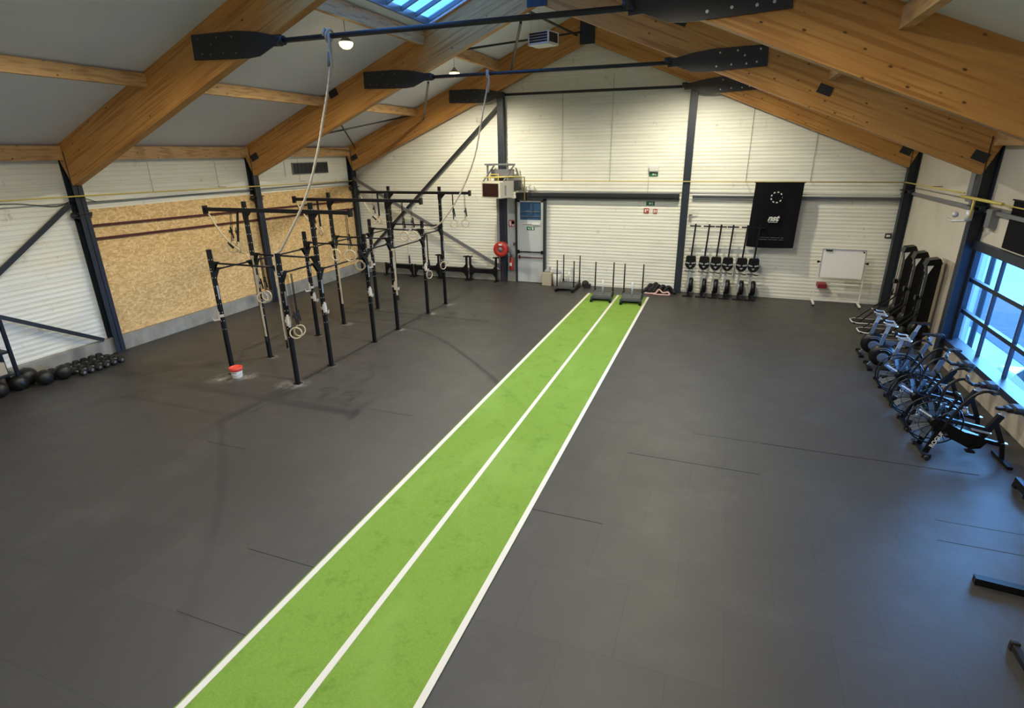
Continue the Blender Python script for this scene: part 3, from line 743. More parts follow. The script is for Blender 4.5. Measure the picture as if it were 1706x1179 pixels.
# J cups on the uprights
def jcup_proto(label):
    t = thing('j_cup', label, 'bar holder', (0, 0, 0), 0, 'pale bar holders on the rig uprights')
    b = MB(); b.bb(-.045, .045, -.052, -.042, -.10, .10); b.bb(-.052, -.042, -.052, .04, -.03, .03); b.bb(.042, .052, -.052, .04, -.03, .03); b.build('bracket', 'beige_plastic', t)
    b = MB(); b.prism([(-.05, -.10), (-.17, -.10), (-.19, -.02), (-.17, -.02), (-.155, -.07), (-.075, -.07), (-.065, .14), (-.05, .14)], 'x', -.022, .022); b.build('hook', 'beige_plastic', t)
    return t
jc = jcup_proto('pale bar holder on the nearest short upright of the right row'); first = True
for x, y, z, rz, lab in ((RX[1], RY[0], 1.40, .9, 'pale bar holder on the nearest short upright of the right row'),
        (RX[1], RY[1], 1.38, 1.2, 'pale bar holder on the second upright of the right row'), (RX[0], RY[0], 1.36, -.6, 'pale bar holder on the nearest left upright above the bucket'),
        (RX[0], RY[2], 1.34, -.4, 'pale bar holder on the third left upright'), (RX[0]+.02, RY[2], 1.07, 1.3, 'pale bar holder set lower on the third left upright'),
        (RX[1], RY[2], 1.34, 1.0, 'pale bar holder on the third right upright'), (RX[1], RY[3], 1.24, 1.3, 'pale bar holder at the end of the strap on the fourth right upright'),
        (RX[1], RY[4], 1.42, 1.1, 'pale bar holder on the fifth right upright'), (RX[1], RY[5], 1.42, 1.4, 'pale bar holder on the last right upright'), (RX[0], RY[4], 1.42, -.4, 'pale bar holder on the fifth left upright')):
    if first: jc.location = (x, y, z); jc.rotation_euler = (0, 0, rz); first = False
    else: dup(jc, (x, y, z), rz, lab)

# climbing ropes: knotted over the tie rods, the loose ends hooked over the rig
t = thing('climbing_rope', 'pale climbing rope from the nearer tie rod to the nearest short upright', 'rope', (-6.36, F1-.08, 6.42))
Y = F1-.08
b = MB(); b.rope([(-6.40, Y, 6.22), (-6.45, Y, 5.95), (-6.56, Y, 5.60), (-6.73, Y, 5.15), (-6.92, Y, 4.66), (-7.21, Y, 4.05), (-7.52, Y-.02, 3.56), (-7.86, Y-.05, 3.10), (-8.08, Y-.04, 2.84), (-8.17, Y-.04, 2.80), (-8.23, Y-.06, 2.70), (-8.24, Y-.07, 2.2), (-8.27, Y-.07, 1.5), (-8.28, Y-.06, .98)], .021, 9)
b.build('rope', 'rope', t, True)
b = MB(); b.tube([(-6.36+.03*math.sin(a*1.0)*1.0, Y-.05+.085*math.cos(a)*1.0-.0, 6.42+.085*math.sin(a)) for a in [k*2*PI/16 for k in range(16)]], .022, 8, False, True)
b.tube([(-6.42, Y-.13, 6.42), (-6.42, Y-.08, 6.52), (-6.40, Y+.03, 6.45), (-6.39, Y-.01, 6.30), (-6.38, Y-.02, 6.18)], .022, 8)
b.tube([(-6.32, Y-.12, 6.45), (-6.34, Y-.10, 6.25), (-6.36, Y-.06, 6.05), (-6.38, Y-.05, 5.95)], .020, 8); b.build('knot', 'rope', t, True)
b = MB(); b.cyl((-6.42, Y, 6.20), (-6.46, Y, 5.98), .035, 10); b.build('sleeve', 'grey_steel', t, True)
b = MB(); b.cyl((-8.28, Y-.06, .99), (-8.28, Y-.06, .80), .020, 8); b.build('rope_end', 'webbing', t, True)
t = thing('climbing_rope', 'pale climbing rope from the middle tie rod to a pull-up bar of the rig', 'rope', (-5.8, F2-.08, 6.42))
Y = F2-.08
b = MB(); b.rope([(-5.80, Y, 6.28), (-5.89, Y, 5.93), (-6.06, Y, 5.24), (-6.26, Y, 4.49), (-6.64, Y+.1, 3.78), (-7.08, Y+.2, 3.18), (-7.50, Y+.25, 2.74), (-7.85, Y+.33, 2.57), (-8.25, Y+.37, 2.56), (-8.50, Y+.38, 2.53), (-8.62, Y+.33, 2.42), (-8.65, Y+.31, 2.1), (-8.64, Y+.31, 1.75)], .019, 9)
b.build('rope', 'rope', t, True)
b = MB(); b.tube([(-5.80, Y-.05+.07*math.cos(a), 6.42+.08*math.sin(a)) for a in [k*2*PI/16 for k in range(16)]], .022, 8, False, True)
b.tube([(-5.78, Y-.1, 6.48), (-5.76, Y-.06, 6.2), (-5.80, Y-.05, 6.0)], .02, 8); b.build('knot', 'rope', t, True)
b = MB(); b.cyl((-8.64, Y+.31, 1.76), (-8.64, Y+.31, 1.52), .024, 8); b.build('rope_end', 'webbing', t, True)

# chalk bucket
t = thing('chalk_bucket', 'white plastic bucket with a red lid beside the nearest left upright', 'bucket', (-9.70, 8.44, 0), .3)
b = MB(); b.lathe([(.001, 0), (.10, 0), (.105, .01), (.125, .20), (.001, .20)], (0, 0, 0)); b.build('tub', 'white_plastic', t)
b = MB(); b.lathe([(.128, .17), (.138, .175), (.140, .245), (.130, .25), (.122, .23), (.001, .225)], (0, 0, 0)); b.build('lid', 'bucket_red', t)
b = MB(); b.tube([(.118*math.cos(a), -.118*math.sin(a), .11-.03*math.sin(a)) for a in [k*PI/10 for k in range(11)]], .003, 6); b.build('handle', 'grey_steel', t)
b = MB()
for k in range(5):
    a0 = 1.1+k*.2; b.beam((.121*math.cos(a0), -.121*math.sin(a0), .13), (.121*math.cos(a0+.13), -.121*math.sin(a0+.13), .145), .004, .022)
b.build('label_print', 'grey_label', t)

# ================================================================== LEFT WALL: balls, dumbbells, rack
for k, (x, y, r, lab) in enumerate(((-13.74, 6.66, .195, 'biggest black ball, against the left wall beside the rack post'), (-13.60, 6.42, .165, 'black ball on the floor in front of the rack post'), (-13.40, 6.79, .165, 'black ball second from the dumbbells'), (-13.36, 7.15, .165, 'black ball nearest the dumbbells'), (-13.55, 6.02, .165, 'black ball half cut by the left edge of the picture'))):
    t = thing('medicine_ball', lab, 'ball', (x, y, 0), k*.7, 'black balls on the floor by the left wall')
    b = MB(); b.ball((0, 0, r), r, 24); b.build('shell', 'ball', t)
    b = MB()
    b.tube([((r+.001)*math.cos(a), .0, r+(r+.001)*math.sin(a)) for a in [q*2*PI/32 for q in range(32)]], .003, 5, False, True); b.build('seam', 'black_rubber', t)
def dumbbell():
    t = thing('dumbbell', 'black hexagonal rubber dumbbell', 'dumbbell', (0, 0, 0), 0, 'black dumbbells in rows by the left wall')
    b = MB(); b.cyl((-.09, 0, .08), (.09, 0, .08), .015, 10); b.build('handle', 'bright_steel', t)
    for s in (-1, 1):
        b = MB(); b.lathe([(.001, s*.20), (.062, s*.20), (.084, s*.18), (.084, s*.10), (.062, s*.08), (.001, s*.08)], (0, 0, .080), 'x', 6); o = b.build('head', 'black_rubber', t)
        for f in o.data.polygons: f.use_smooth = False
        b = MB(); b.cyl((s*.20, 0, .080), (s*.202, 0, .080), .032, 10); b.build('end_disc', 'grey_steel', o)
    return t
db = dumbbell(); db.location = (-13.73, 7.02, .0); db['label'] = 'black dumbbell in the row along the wall, nearest the balls'
ordn = ['second', 'third', 'fourth', 'fifth', 'sixth', 'seventh', 'eighth']
for i in range(1, 8): dup(db, (-13.73, 7.02+i*.178, 0), 0, 'black dumbbell in the row along the wall, %s from the balls' % ordn[i-1])
for i in range(6): dup(db, (-13.29, 7.40+i*.175, 0), .06, 'black dumbbell in the outer row on the open floor, %s from the balls' % (['first']+ordn)[i])
# storage rack at the picture's left edge
t = thing('storage_rack', 'black steel storage rack against the left wall at the picture edge', 'rack', (-13.75, 5.7, 0))
for y in (6.42, 4.4):
    for x in (-13.95, -13.55):
        b = MB(); b.bb(x-.03, x+.03, y-.03, y+.03, 0, 1.55); b.build('post', 'black_steel', t, True)
for z in (.38, .86, 1.35):
    b = MB(); b.bb(-13.95, -13.55, 4.4, 6.42, z-.02, z+.02); b.bb(-13.98, -13.92, 4.4, 6.42, z-.03, z+.05); b.build('shelf', 'black_steel', t, True)
for i in range(4): dup(db, (-13.75, 5.55+i*.2, .885), 0, 'black dumbbell on the upper shelf of the left rack, %s from its near end' % ['first', 'second', 'third', 'fourth'][i], 'dumbbells on the rack')
b = MB(); b.bb(-13.88, -13.62, 5.85, 6.30, .402, .66, .01); tag(b.build('storage_box', 'box_card'), 'pale box on the lower shelf of the left rack', 'box')
for i in range(4):
    dup(db, (-13.36, 5.25+i*.17-.5, 0), .1, 'black dumbbell on the floor before the rack, %s from the camera side' % ['first', 'second', 'third', 'fourth'][i])

# ================================================================== FAR WALL
# door
dx0, dx1 = -7.02, -6.02; yd = YF-.10
e = bpy.data.objects.new('door_1', None); COL.objects.link(e); e['kind'] = 'structure'; e.location = (-6.52, yd, 0)
b = MB(); b.bb(dx0-.07, dx0, yd-.08, YF, 0, 3.05); b.bb(dx1, dx1+.07, yd-.08, YF, 0, 3.05); b.bb(dx0-.07, dx1+.07, yd-.08, YF, 2.98, 3.05); b.build('door_frame', 'dark_steel', e, True)
b = MB(); b.bb(dx0, dx1, yd-.03, yd+.02, .02, 2.30); b.bb(dx0, dx0+.10, yd-.03, yd+.02, 2.3, 2.98); b.bb(dx1-.10, dx1, yd-.03, yd+.02, 2.3, 2.98); b.bb(dx0, dx1, yd-.03, yd+.02, 2.92, 2.98)
b.bb(dx0, dx1, yd-.033, yd-.03, 1.20, 1.205); b.bb(dx0+.02, dx1-.02, yd-.036, yd-.03, .72, .73); leaf = b.build('door_leaf', 'door_paint', e, True)
b = MB(); b.bb(dx0+.10, dx1-.10, yd-.01, yd, 2.30, 2.92); b.build('door_glass', 'blue_glass' if 'blue_glass' in M else 'painted_view_glass', leaf, True)
b = MB(); b.bb(dx0+.14, dx1-.14, yd-.034, yd-.014, 2.58, 2.60); b.bb(dx0+.14, dx1-.14, yd-.034, yd-.014, 2.42, 2.44); b.build('glazing_bar', 'grey_steel', leaf, True)
b = MB(); b.bb(dx0+.02, dx1-.02, yd-.09, yd-.06, 1.13, 1.17)
for x in (dx0+.05, dx1-.05): b.bb(x-.03, x+.03, yd-.10, yd-.03, 1.09, 1.21)
b.build('panic_bar', 'black_steel', leaf, True)
b = MB(); b.bb(dx0+.05, dx1-.02, yd-.09, yd-.06, .93, .965)
for x in (dx0+.08,): b.bb(x-.03, x+.03, yd-.10, yd-.03, .89, 1.01)
b.build('panic_bar', 'dark_red', leaf, True)
b = MB(); b.bb(-6.44, -6.16, yd-.08, yd-.03, 2.13, 2.20); b.bb(-6.80, -6.45, yd-.06, yd-.04, 2.155, 2.175); b.build('door_closer', 'white_plastic', leaf, True)
b = MB(); b.bb(-6.66, -6.36, yd-.036, yd-.031, 1.94, 2.06); sg = b.build('exit_sign', 'green_sign', leaf, True)
b = MB(); b.prism([(-6.62, 2.0), (-6.57, 2.03), (-6.57, 1.97)], 'y', yd-.04, yd-.036); b.cyl((-6.50, yd-.04, 2.03), (-6.50, yd-.036, 2.03), .011, 8); b.beam((-6.50, yd-.038, 2.02), (-6.52, yd-.038, 1.985), .002, .014); b.beam((-6.52, yd-.038, 1.985), (-6.50, yd-.038, 1.955), .002, .012); b.beam((-6.52, yd-.038, 1.985), (-6.55, yd-.038, 1.96), .002, .012); b.bb(-6.45, -6.40, yd-.04, yd-.036, 1.955, 2.045)
b.build('exit_pictogram', 'paper', sg, True)
# grey panel strip between the post and the door
b = MB(); b.bb(-7.44, -7.10, YF-.06, YF-.01, .42, 3.04); b.bb(-7.86, -7.70, YF-.05, YF-.012, .42, 3.04); struct(b.build('trim_7', 'door_paint'))
b = MB(); b.bb(-7.44, -7.10, YF-.14, YF-.01, 0, .42, .01); struct(b.build('trim_8', 'concrete'))
b = MB(); b.bb(-7.20, -7.12, YF-.12, YF-.06, 1.36, 1.46); tag(b.build('push_button', 'chrome'), 'small metal button box on the strip left of the door', 'button')
# hose reel
t = thing('hose_reel', 'round red fire hose reel on the far wall post left of the door', 'hose reel', (-7.56, YF-.42, 1.25))
b = MB(); b.lathe([(.001, -.10), (.10, -.10), (.13, -.12), (.265, -.12), (.275, -.10), (.265, -.085), (.16, -.08), (.16, .07), (.265, .075), (.275, .09), (.265, .105), (.001, .105)], (0, 0, 0), 'y', 32); b.build('reel', 'red_paint', t)
b = MB(); b.lathe([(.001, -.13), (.08, -.13), (.085, -.10)], (0, 0, 0), 'y', 20); b.build('hub', 'grey_steel', t)
b = MB()
for k in range(4): b.tube([((.19+.013*k)*math.cos(a), -.03, (.19+.013*k)*math.sin(a)) for a in [q*2*PI/24 for q in range(24)]], .03, 6, False, True)
b.tube(smooth([(-.05, -.12, -.22), (-.02, -.16, -.4), (.10, -.14, -.6), (.06, -.12, -.85), (.14, -.12, -1.1), (.10, -.1, -1.22)], 6), .013, 8); b.build('hose', 'dark_red', t)
b = MB(); b.bb(-.05, .05, .1, .26, -.05, .05); b.tube([(.22, .0, -.05), (.36, .0, -.12), (.38, .0, -.4)], .02, 8); b.build('bracket', 'dark_steel', t)
b = MB(); b.bb(-.05, .07, -.125, -.121, .15, .21); b.build('label_plate', 'paper', t)
# extinguisher
t = thing('fire_extinguisher', 'red fire extinguisher hanging between the hose reel and the door', 'fire extinguisher', (-7.24, YF-.22, .46))
b = MB(); b.lathe([(.001, 0), (.075, 0), (.082, .02), (.082, .40), (.06, .46), (.025, .49), (.001, .49)], (0, 0, 0)); b.build('cylinder', 'red_paint', t)
b = MB(); b.cyl((0, 0, .49), (0, 0, .53), .02, 8); b.beam((-.02, 0, .54), (.10, 0, .58), .02, .012); b.beam((-.02, 0, .53), (.09, 0, .52), .02, .012); b.build('valve', 'black_plastic', t)
b = MB(); b.tube(smooth([(-.02, -.02, .51), (-.13, -.04, .45), (-.12, -.05, .2), (-.09, -.04, .06)], 6), .010, 8); b.build('hose', 'black_rubber', t)
b = MB(); b.bb(-.04, .04, -.086, -.078, .16, .28); b.build('label_plate', 'paper', t)
# signs
def sign(name, label, x, z, w_, h_, mt, y=YF-.022, extra=None, cat='sign'):
    t = thing(name, label, cat, (x, y, z))
    b = MB(); b.bb(-w_/2, w_/2, -.004, .004, -h_/2, h_/2); b.build('plate', mt, t)
    if extra:
        b = MB(); extra(b); b.build('pictogram', 'paper' if mt != 'paper' else 'dark_steel', t)
    return t
sign('fire_sign', 'small red fire sign left of the door', -7.27, 2.15, .22, .24, 'red_paint', YF-.068, lambda b: (b.bb(-.08, -.01, -.008, -.004, -.09, .09), b.lathe([(.03, -.006), (.055, -.006)], (.055, 0, .03), 'y', 12), b.bb(.02, .09, -.008, -.004, -.09, -.03)))
def ex(b): b.prism([(-.06, 0), (-.01, .05), (-.01, .02), (.04, .02), (.04, -.02), (-.01, -.02), (-.01, -.05)], 'y', -.008, -.004); b.cyl((.07, -.008, .035), (.07, -.004, .035), .014, 8); b.bb(.062, .078, -.008, -.004, -.05, .02)
sign('exit_sign', 'small green exit sign on the wall under the emergency light', -2.28, 3.86, .28, .13, 'green_sign', YF-.022, ex)
sign('exit_sign', 'small green exit sign under the dark rail of the far wall', -2.32, 2.93, .28, .13, 'green_sign', YF-.022, ex)
sign('fire_sign', 'small red fire sign above the turf, left of two', -2.44, 2.69, .17, .17, 'red_paint', YF-.022, lambda b: (b.bb(-.05, .0, -.008, -.004, -.05, .05), b.bb(.02, .06, -.008, -.004, .0, .06)))
sign('fire_sign', 'small red fire sign above the turf, right of two', -2.15, 2.68, .14, .15, 'red_paint', YF-.022, lambda b: (b.bb(-.05, -.01, -.008, -.004, -.05, .05), b.bb(.01, .05, -.008, -.004, -.04, .04)))
sign('exit_sign', 'small dark square sign at the far right of the far wall', 4.66, 2.10, .17, .14, 'dark_steel', YF-.022, lambda b: b.bb(-.05, .05, -.008, -.004, -.03, .03))
t = thing('emergency_light', 'white emergency light high on the far wall above the exit sign', 'light', (-2.28, YF-.06, 4.03))
b = MB(); b.bb(-.15, .15, -.04, .04, -.07, .09, .01); b.build('housing', 'white_plastic', t)
b = MB(); b.bb(-.13, .13, -.03, .03, -.10, -.07); b.build('diffuser', 'grey_label', t)
b = MB(); b.cyl((-.16, .045, -.05), (-.16, .045, -.82), .005, 6); b.build('cable', 'grey_steel', t)
t = thing('emergency_light', 'white emergency light lying on the dark rail above the door', 'light', (-6.55, YF-.12, 3.40))
b = MB(); b.bb(-.22, .18, -.05, .05, -.07, .07, .01); b.build('housing', 'white_plastic', t)
b = MB(); b.bb(-.45, -.05, -.07, -.03, -.14, -.09); b.tube([(-.45, -.05, -.12), (-.2, -.06, -.06), (.0, -.05, -.12)], .008, 6); b.build('cable', 'white_plastic', t)
t = thing('wall_hook', 'small white hook bracket beside the post left of the rowing machines', 'hook', (-1.02, YF-.14, 2.70))
b = MB(); b.bb(-.04, .06, -.04, .04, -.08, .08); b.beam((.04, 0, .02), (.25, 0, .05), .02, .02); b.build('bracket', 'white_plastic', t)
# unit heater
t = thing('unit_heater', 'boxy white gas heater with a dark grille hanging from the far post', 'heater', (-7.50, 18.62, 3.12), -.30)
b = MB(); b.bb(-.42, .42, -.36, .40, 0, .54, .01); b.build('housing', 'heater_white', t)
b = MB(); b.bb(-.36, .34, -.372, -.358, .05, .49); b.build('grille', 'heater_dark', t)
b = MB()
for k in range(6): b.bb(-.35, .33, -.384, -.372, .09+k*.07, .10+k*.07)
for k in range(6): b.bb(-.34+k*.13, -.33+k*.13, -.382, -.372, .06, .48)
b.build('louvres', 'dark_red', t)
b = MB(); b.bb(.42, .426, -.12, -.02, .08, .42); b.build('label_plate', 'grey_label', t)
t = thing('heater_bracket', 'grey steel hanging bracket above the white gas heater', 'bracket', (-7.5, 18.9, 3.68))
b = MB()
for x in (-7.9, -7.15):
    b.beam((x, 18.35, 3.68), (x+.1, 19.2, 4.22), .04, .04); b.beam((x, 18.75, 3.68), (x, 18.75, 4.22), .05, .05); b.beam((x, 18.7, 4.2), (x, 19.3, 4.2), .05, .06)
b.beam((-8.0, 18.75, 4.22), (-7.05, 18.75, 4.22), .06, .06); b.bb(-7.95, -7.1, 19.15, 19.28, 3.75, 4.05)
b.build('frame', 'grey_steel', t, True)
b = MB(); b.tube([(-7.95, 18.5, 3.80), (-6.95, 18.5, 3.82), (-6.72, 18.9, 3.80), (-6.70, YF-.25, 3.79), (-6.69, YF-.25, 3.0)], .022, 8); b.tube([(-7.7, 18.5, 3.68), (-7.7, 18.5, 3.90), (-7.4, 18.5, 3.90), (-7.4, 18.5, 3.68)], .02, 8); b.build('gas_feed', 'yellow_paint', t, True)
b = MB(); b.bb(-6.98, -6.80, 18.9, 19.15, 3.35, 3.68); b.build('valve_box', 'dark_steel', t, True)

# low black racks along the far wall
def low_rack(x0, x1, lab, high):
    t = thing('low_rack', lab, 'rack', ((x0+x1)/2, YF-.38, 0), 0, 'low black steel racks along the far wall')
    y = YF-.38
    b = MB(); b.bb(x0, x1, y-.06, y+.06, .30, .47, .01); b.build('beam', 'black_steel', t, True)
    for x, s in ((x0, 1), (x1, -1)):
        b = MB(); zt = .92 if high[0 if s > 0 else 1] else .5
        pl = [(x-.03*s, .0), (x-.03*s, zt), (x+.03*s, zt), (x+.03*s, .62 if zt > .6 else .47), (x+.12*s, .50 if zt > .6 else .46), (x+.26*s, .46), (x+.26*s, .31), (x+.12*s, .27), (x+.03*s, .14), (x+.03*s, 0)]
        b.prism(pl, 'y', y-.04, y+.04)
        b.bb(x-.05, x+.05, y-.16, y+.16, 0, .03)
        if zt > .6: b.cyl((x-.11, y-.02, .90), (x+.11, y-.02, .93), .028, 10)
        b.build('end_frame', 'black_steel', t, True)
low_rack(-12.62, -11.42, 'low black rack leftmost along the far wall behind the rig', (0, 0))
low_rack(-11.28, -10.22, 'low black rack second from the left along the far wall', (0, 1))
low_rack(-10.10, -9.02, 'low black rack second from the hose reel along the far wall', (1, 1))
low_rack(-8.86, -7.80, 'low black rack nearest the hose reel along the far wall', (1, 1))

# boxes and kettle things right of the door
b = MB(); b.bb(-5.97, -5.62, 19.0, 19.32, 0, .46, .01); tag(b.build('cardboard_box', 'box_card'), 'pale square box on the floor just right of the door', 'box')
t = thing('waste_bin', 'pale bin with a dark lid between the box and the sled', 'bin', (-5.44, 19.14, 0))
b = MB(); b.lathe([(.001, 0), (.13, 0), (.16, .46), (.15, .47), (.001, .47)], (0, 0, 0)); b.build('bin_body', 'white_paint', t)
b = MB(); b.lathe([(.165, .46), (.165, .50), (.09, .54), (.001, .55)], (0, 0, 0)); b.build('bin_lid', 'grey_label', t)
t = thing('speaker', 'small dark object standing on the pale box by the door', 'speaker', (-5.80, 19.16, .462))
b = MB(); b.bb(-.10, .08, -.07, .07, 0, .10, .02); b.bb(.04, .12, -.03, .03, .09, .21, .01); b.build('body', 'grey_label', t)

# sleds
def sled():
    t = thing('push_sled', 'black push sled with two tall poles', 'sled', (0, 0, 0), 0, 'push sleds at the far end')
    for x in (-.30, .30):
        b = MB(); b.prism([(-.62, .05), (-.55, .0), (.50, .0), (.60, .06), (.60, .09), (-.62, .09)], 'x', x-.035, x+.035); b.build('runner', 'black_steel', t)
        b = MB(); b.tube([(x, .45, .09), (x, .45, 1.12)], .022, 10); b.cyl((x, .45, .09), (x, .45, .26), .034, 10); b.build('push_pole', 'black_steel', t)
    b = MB(); b.box((0, -.02, .14), (.60, .62, .04)); b.bb(-.34, .34, .40, .50, .09, .15); b.bb(-.34, .34, -.45, -.36, .09, .15); b.bb(-.30, -.24, -.4, .45, .09, .17); b.bb(.24, .30, -.4, .45, .09, .17); b.build('deck', 'sled_deck', t)
    b = MB(); b.cyl((0, .05, .16), (0, .05, .60), .030, 12); b.build('weight_post', 'bright_steel', t)
    return t
s1 = sled(); s1.location = (-3.47, 17.72, .010); s1.rotation_euler = (0, 0, .10); s1['label'] = 'black push sled on the left lane at the end of the turf'
s2 = dup(s1, (-2.50, 17.66, .010), .08, 'black push sled on the right lane at the end of the turf')
s3 = dup(s1, (-4.92, 18.78, 0), -.0, 'black push sled with four poles on the rubber floor against the far wall')
for x in (-.30, .30):
    b = MB(); b.tube([(x, -.40, .09), (x, -.40, 1.08)], .022, 10); b.build('push_pole', 'black_steel', s3)
b = MB(); b.ball((-4.38, 19.12, .13), .13, 14); b.box((-4.30, 19.10, .07), (.22, .2, .12)); tag(b.build('equipment_bag', 'bag_black'), 'small dark bag lying against the third sled', 'bag')

# pile of bags beside the post
t = thing('bag_pile', 'heap of black straps and pink tubing on the floor left of the post', 'bag', (-1.75, 19.0, 0))
random.seed(3)
b = MB()
for k in range(9):
    x, y = -.38+k*.085, random.uniform(-.05, .18)
    b.tube(smooth([(x-.16, y-.1, .05), (x-.05, y, .16+.12*math.sin(k*1.3)**2+(.10 if k == 3 else 0)), (x+.1, y+.05, .12), (x+.2, y-.05, .04)], 5), .055, 8)
b.build('straps', 'bag_black', t)
b = MB(); b.tube(smooth([(-.48, -.22, .03), (-.3, -.26, .03), (-.12, -.2, .05), (-.02, -.14, .16), (.12, -.22, .08), (.28, -.2, .10), (.33, -.28, .03), (.05, -.32, .03), (-.2, -.30, .03)], 6), .028, 8); b.build('tubing', 'pink_cloth', t)

# banner on the gas pipe
t = thing('wall_banner', 'black fabric banner with a dashed ring logo and nst lettering on the far wall', 'banner', (1.49, YF-.40, 3.62))
YB = YF-.40
b = MB(); nx, nz = 26, 30; g = []
for j in range(nz+1):
    row = []
    for i in range(nx+1):
        u, v = i/nx, j/nz
        xl, xr_ = .83-.06*v, 2.17-.05*v
        x = xl+(xr_-xl)*u; z = 3.62-1.92*v-.04*v*(1-(2*u-1)**2)+.015*math.sin(PI*u)*0
        y = YB-.03*math.sin(6.2*u+1.5*v)*(.3+.7*v)-.02*math.sin(17*u-2*v)*v*.5-.015*math.cos(9*(u-v))
        row.append((x, y, z))
    g.append(row)
for th in (0, .004):
    V = [[b._v((x, y+th, z)) for x, y, z in row] for row in g]
    for j in range(nz):
        for i in range(nx): b._f([V[j][i], V[j][i+1], V[j+1][i+1], V[j+1][i]], True)
b.build('cloth', 'cloth_black', t, True)
b = MB(); b.cyl((.80, YB, 3.625), (2.2, YB, 3.625), .012, 8); b.build('hem_rod', 'black_steel', t, True)
yl = YB-.066
b = MB()
for k in range(9):
    a0 = 2*PI*k/9; cx, cz = 1.46, 3.20
    b.beam((cx+.155*math.cos(a0-.17), yl, cz+.155*math.sin(a0-.17)), (cx+.155*math.cos(a0+.17), yl, cz+.155*math.sin(a0+.17)), .006, .034)
b.build('ring_logo', 'cloth_print', t, True)
def loc(p): return (p[0]-1.49, p[1]-(YF-.40), p[2]-3.62)
text('lettering', 'nst', .24, 'cloth_print', t, loc((1.44, yl, 2.58)), (PI/2, 0, 0), .003, .35, .010)
b = MB()
for k in range(11): b.bb(1.32+k*.024, 1.338+k*.024, yl-.003, yl+.003, 2.455, 2.475)
b.build('small_print', 'cloth_print', t, True)
b = MB()
for r in range(2):
    for k in range(26):
        if (k*7+r*3) % 11 == 0: continue
        b.bb(1.12+k*.027, 1.14+k*.027, yl-.003, yl+.003, 1.985-r*.06, 2.005-r*.06)
b.build('small_print', 'cloth_print_dim', t, True)

# whiteboard on its stand
t = thing('whiteboard', 'white marker board on a wheeled white stand by the far right corner', 'whiteboard', (3.52, 18.95, 0), -.03)
W2 = .57
b = MB(); b.box((0, -.02, 1.30), (1.12, .02, .86), Matrix.Rotation(-.05, 3, 'X')); b.build('panel', 'board_white', t)
b = MB()
for z in (.875, 1.725): b.box((0, -.02-(z-1.3)*.05*0, z), (1.14, .03, .02))
for x in (-W2, W2): b.box((x, -.02, 1.3), (.02, .03, .87), Matrix.Rotation(-.05, 3, 'X'))
b.build('panel_edge', 'silver', t)
b = MB()
for x in (-W2-.05, W2+.05): b.bb(x-.015, x+.015, -.015, .015, .09, 1.36)
b.bb(-W2-.06, W2+.06, -.02, .02, .13, .17); b.build('frame', 'white_paint', t)
for x in (-W2-.05, W2+.05):
    b = MB(); b.bb(x-.025, x+.025, -.30, .30, .055, .10); f = b.build('foot', 'white_paint', t)
    for yy in (-.27, .27):
        b = MB(); b.cyl((x-.02, yy, .028), (x+.02, yy, .028), .027, 12); b.build('castor', 'black_rubber', f)
    b = MB(); sg_ = 1 if x > 0 else -1; b.cyl((x-.03*sg_, 0, 1.33), (x+.06*sg_, 0, 1.33), .02, 8); b.bb(x+.03*sg_-.03, x+.03*sg_+.03, -.02, .02, 1.30, 1.36); b.build('clamp_knob', 'black_plastic', t)
b = MB(); b.bb(-.10, .52, -.10, -.03, .665, .69); b.bb(-.22, -.10, -.09, -.04, .66, .70); b.build('pen_tray', 'white_paint', t)
b = MB(); b.bb(-.50, -.32, -.055, -.034, 1.66, 1.70, .004); tag(b.build('board_eraser', 'black_plastic', t), '', '') if False else b.build('eraser', 'black_plastic', t)
b = MB(); b.cyl((.50, -.07, 1.665), (.50, -.035, 1.665), .022, 12); b.build('magnet', 'black_plastic', t)
b = MB(); b.bb(2.99, 3.24, YF-.42, YF-.02, .49, .62, .005); o = b.build('red_box', 'crimson'); tag(o, 'small dark red box fixed to the far wall behind the whiteboard stand', 'box')

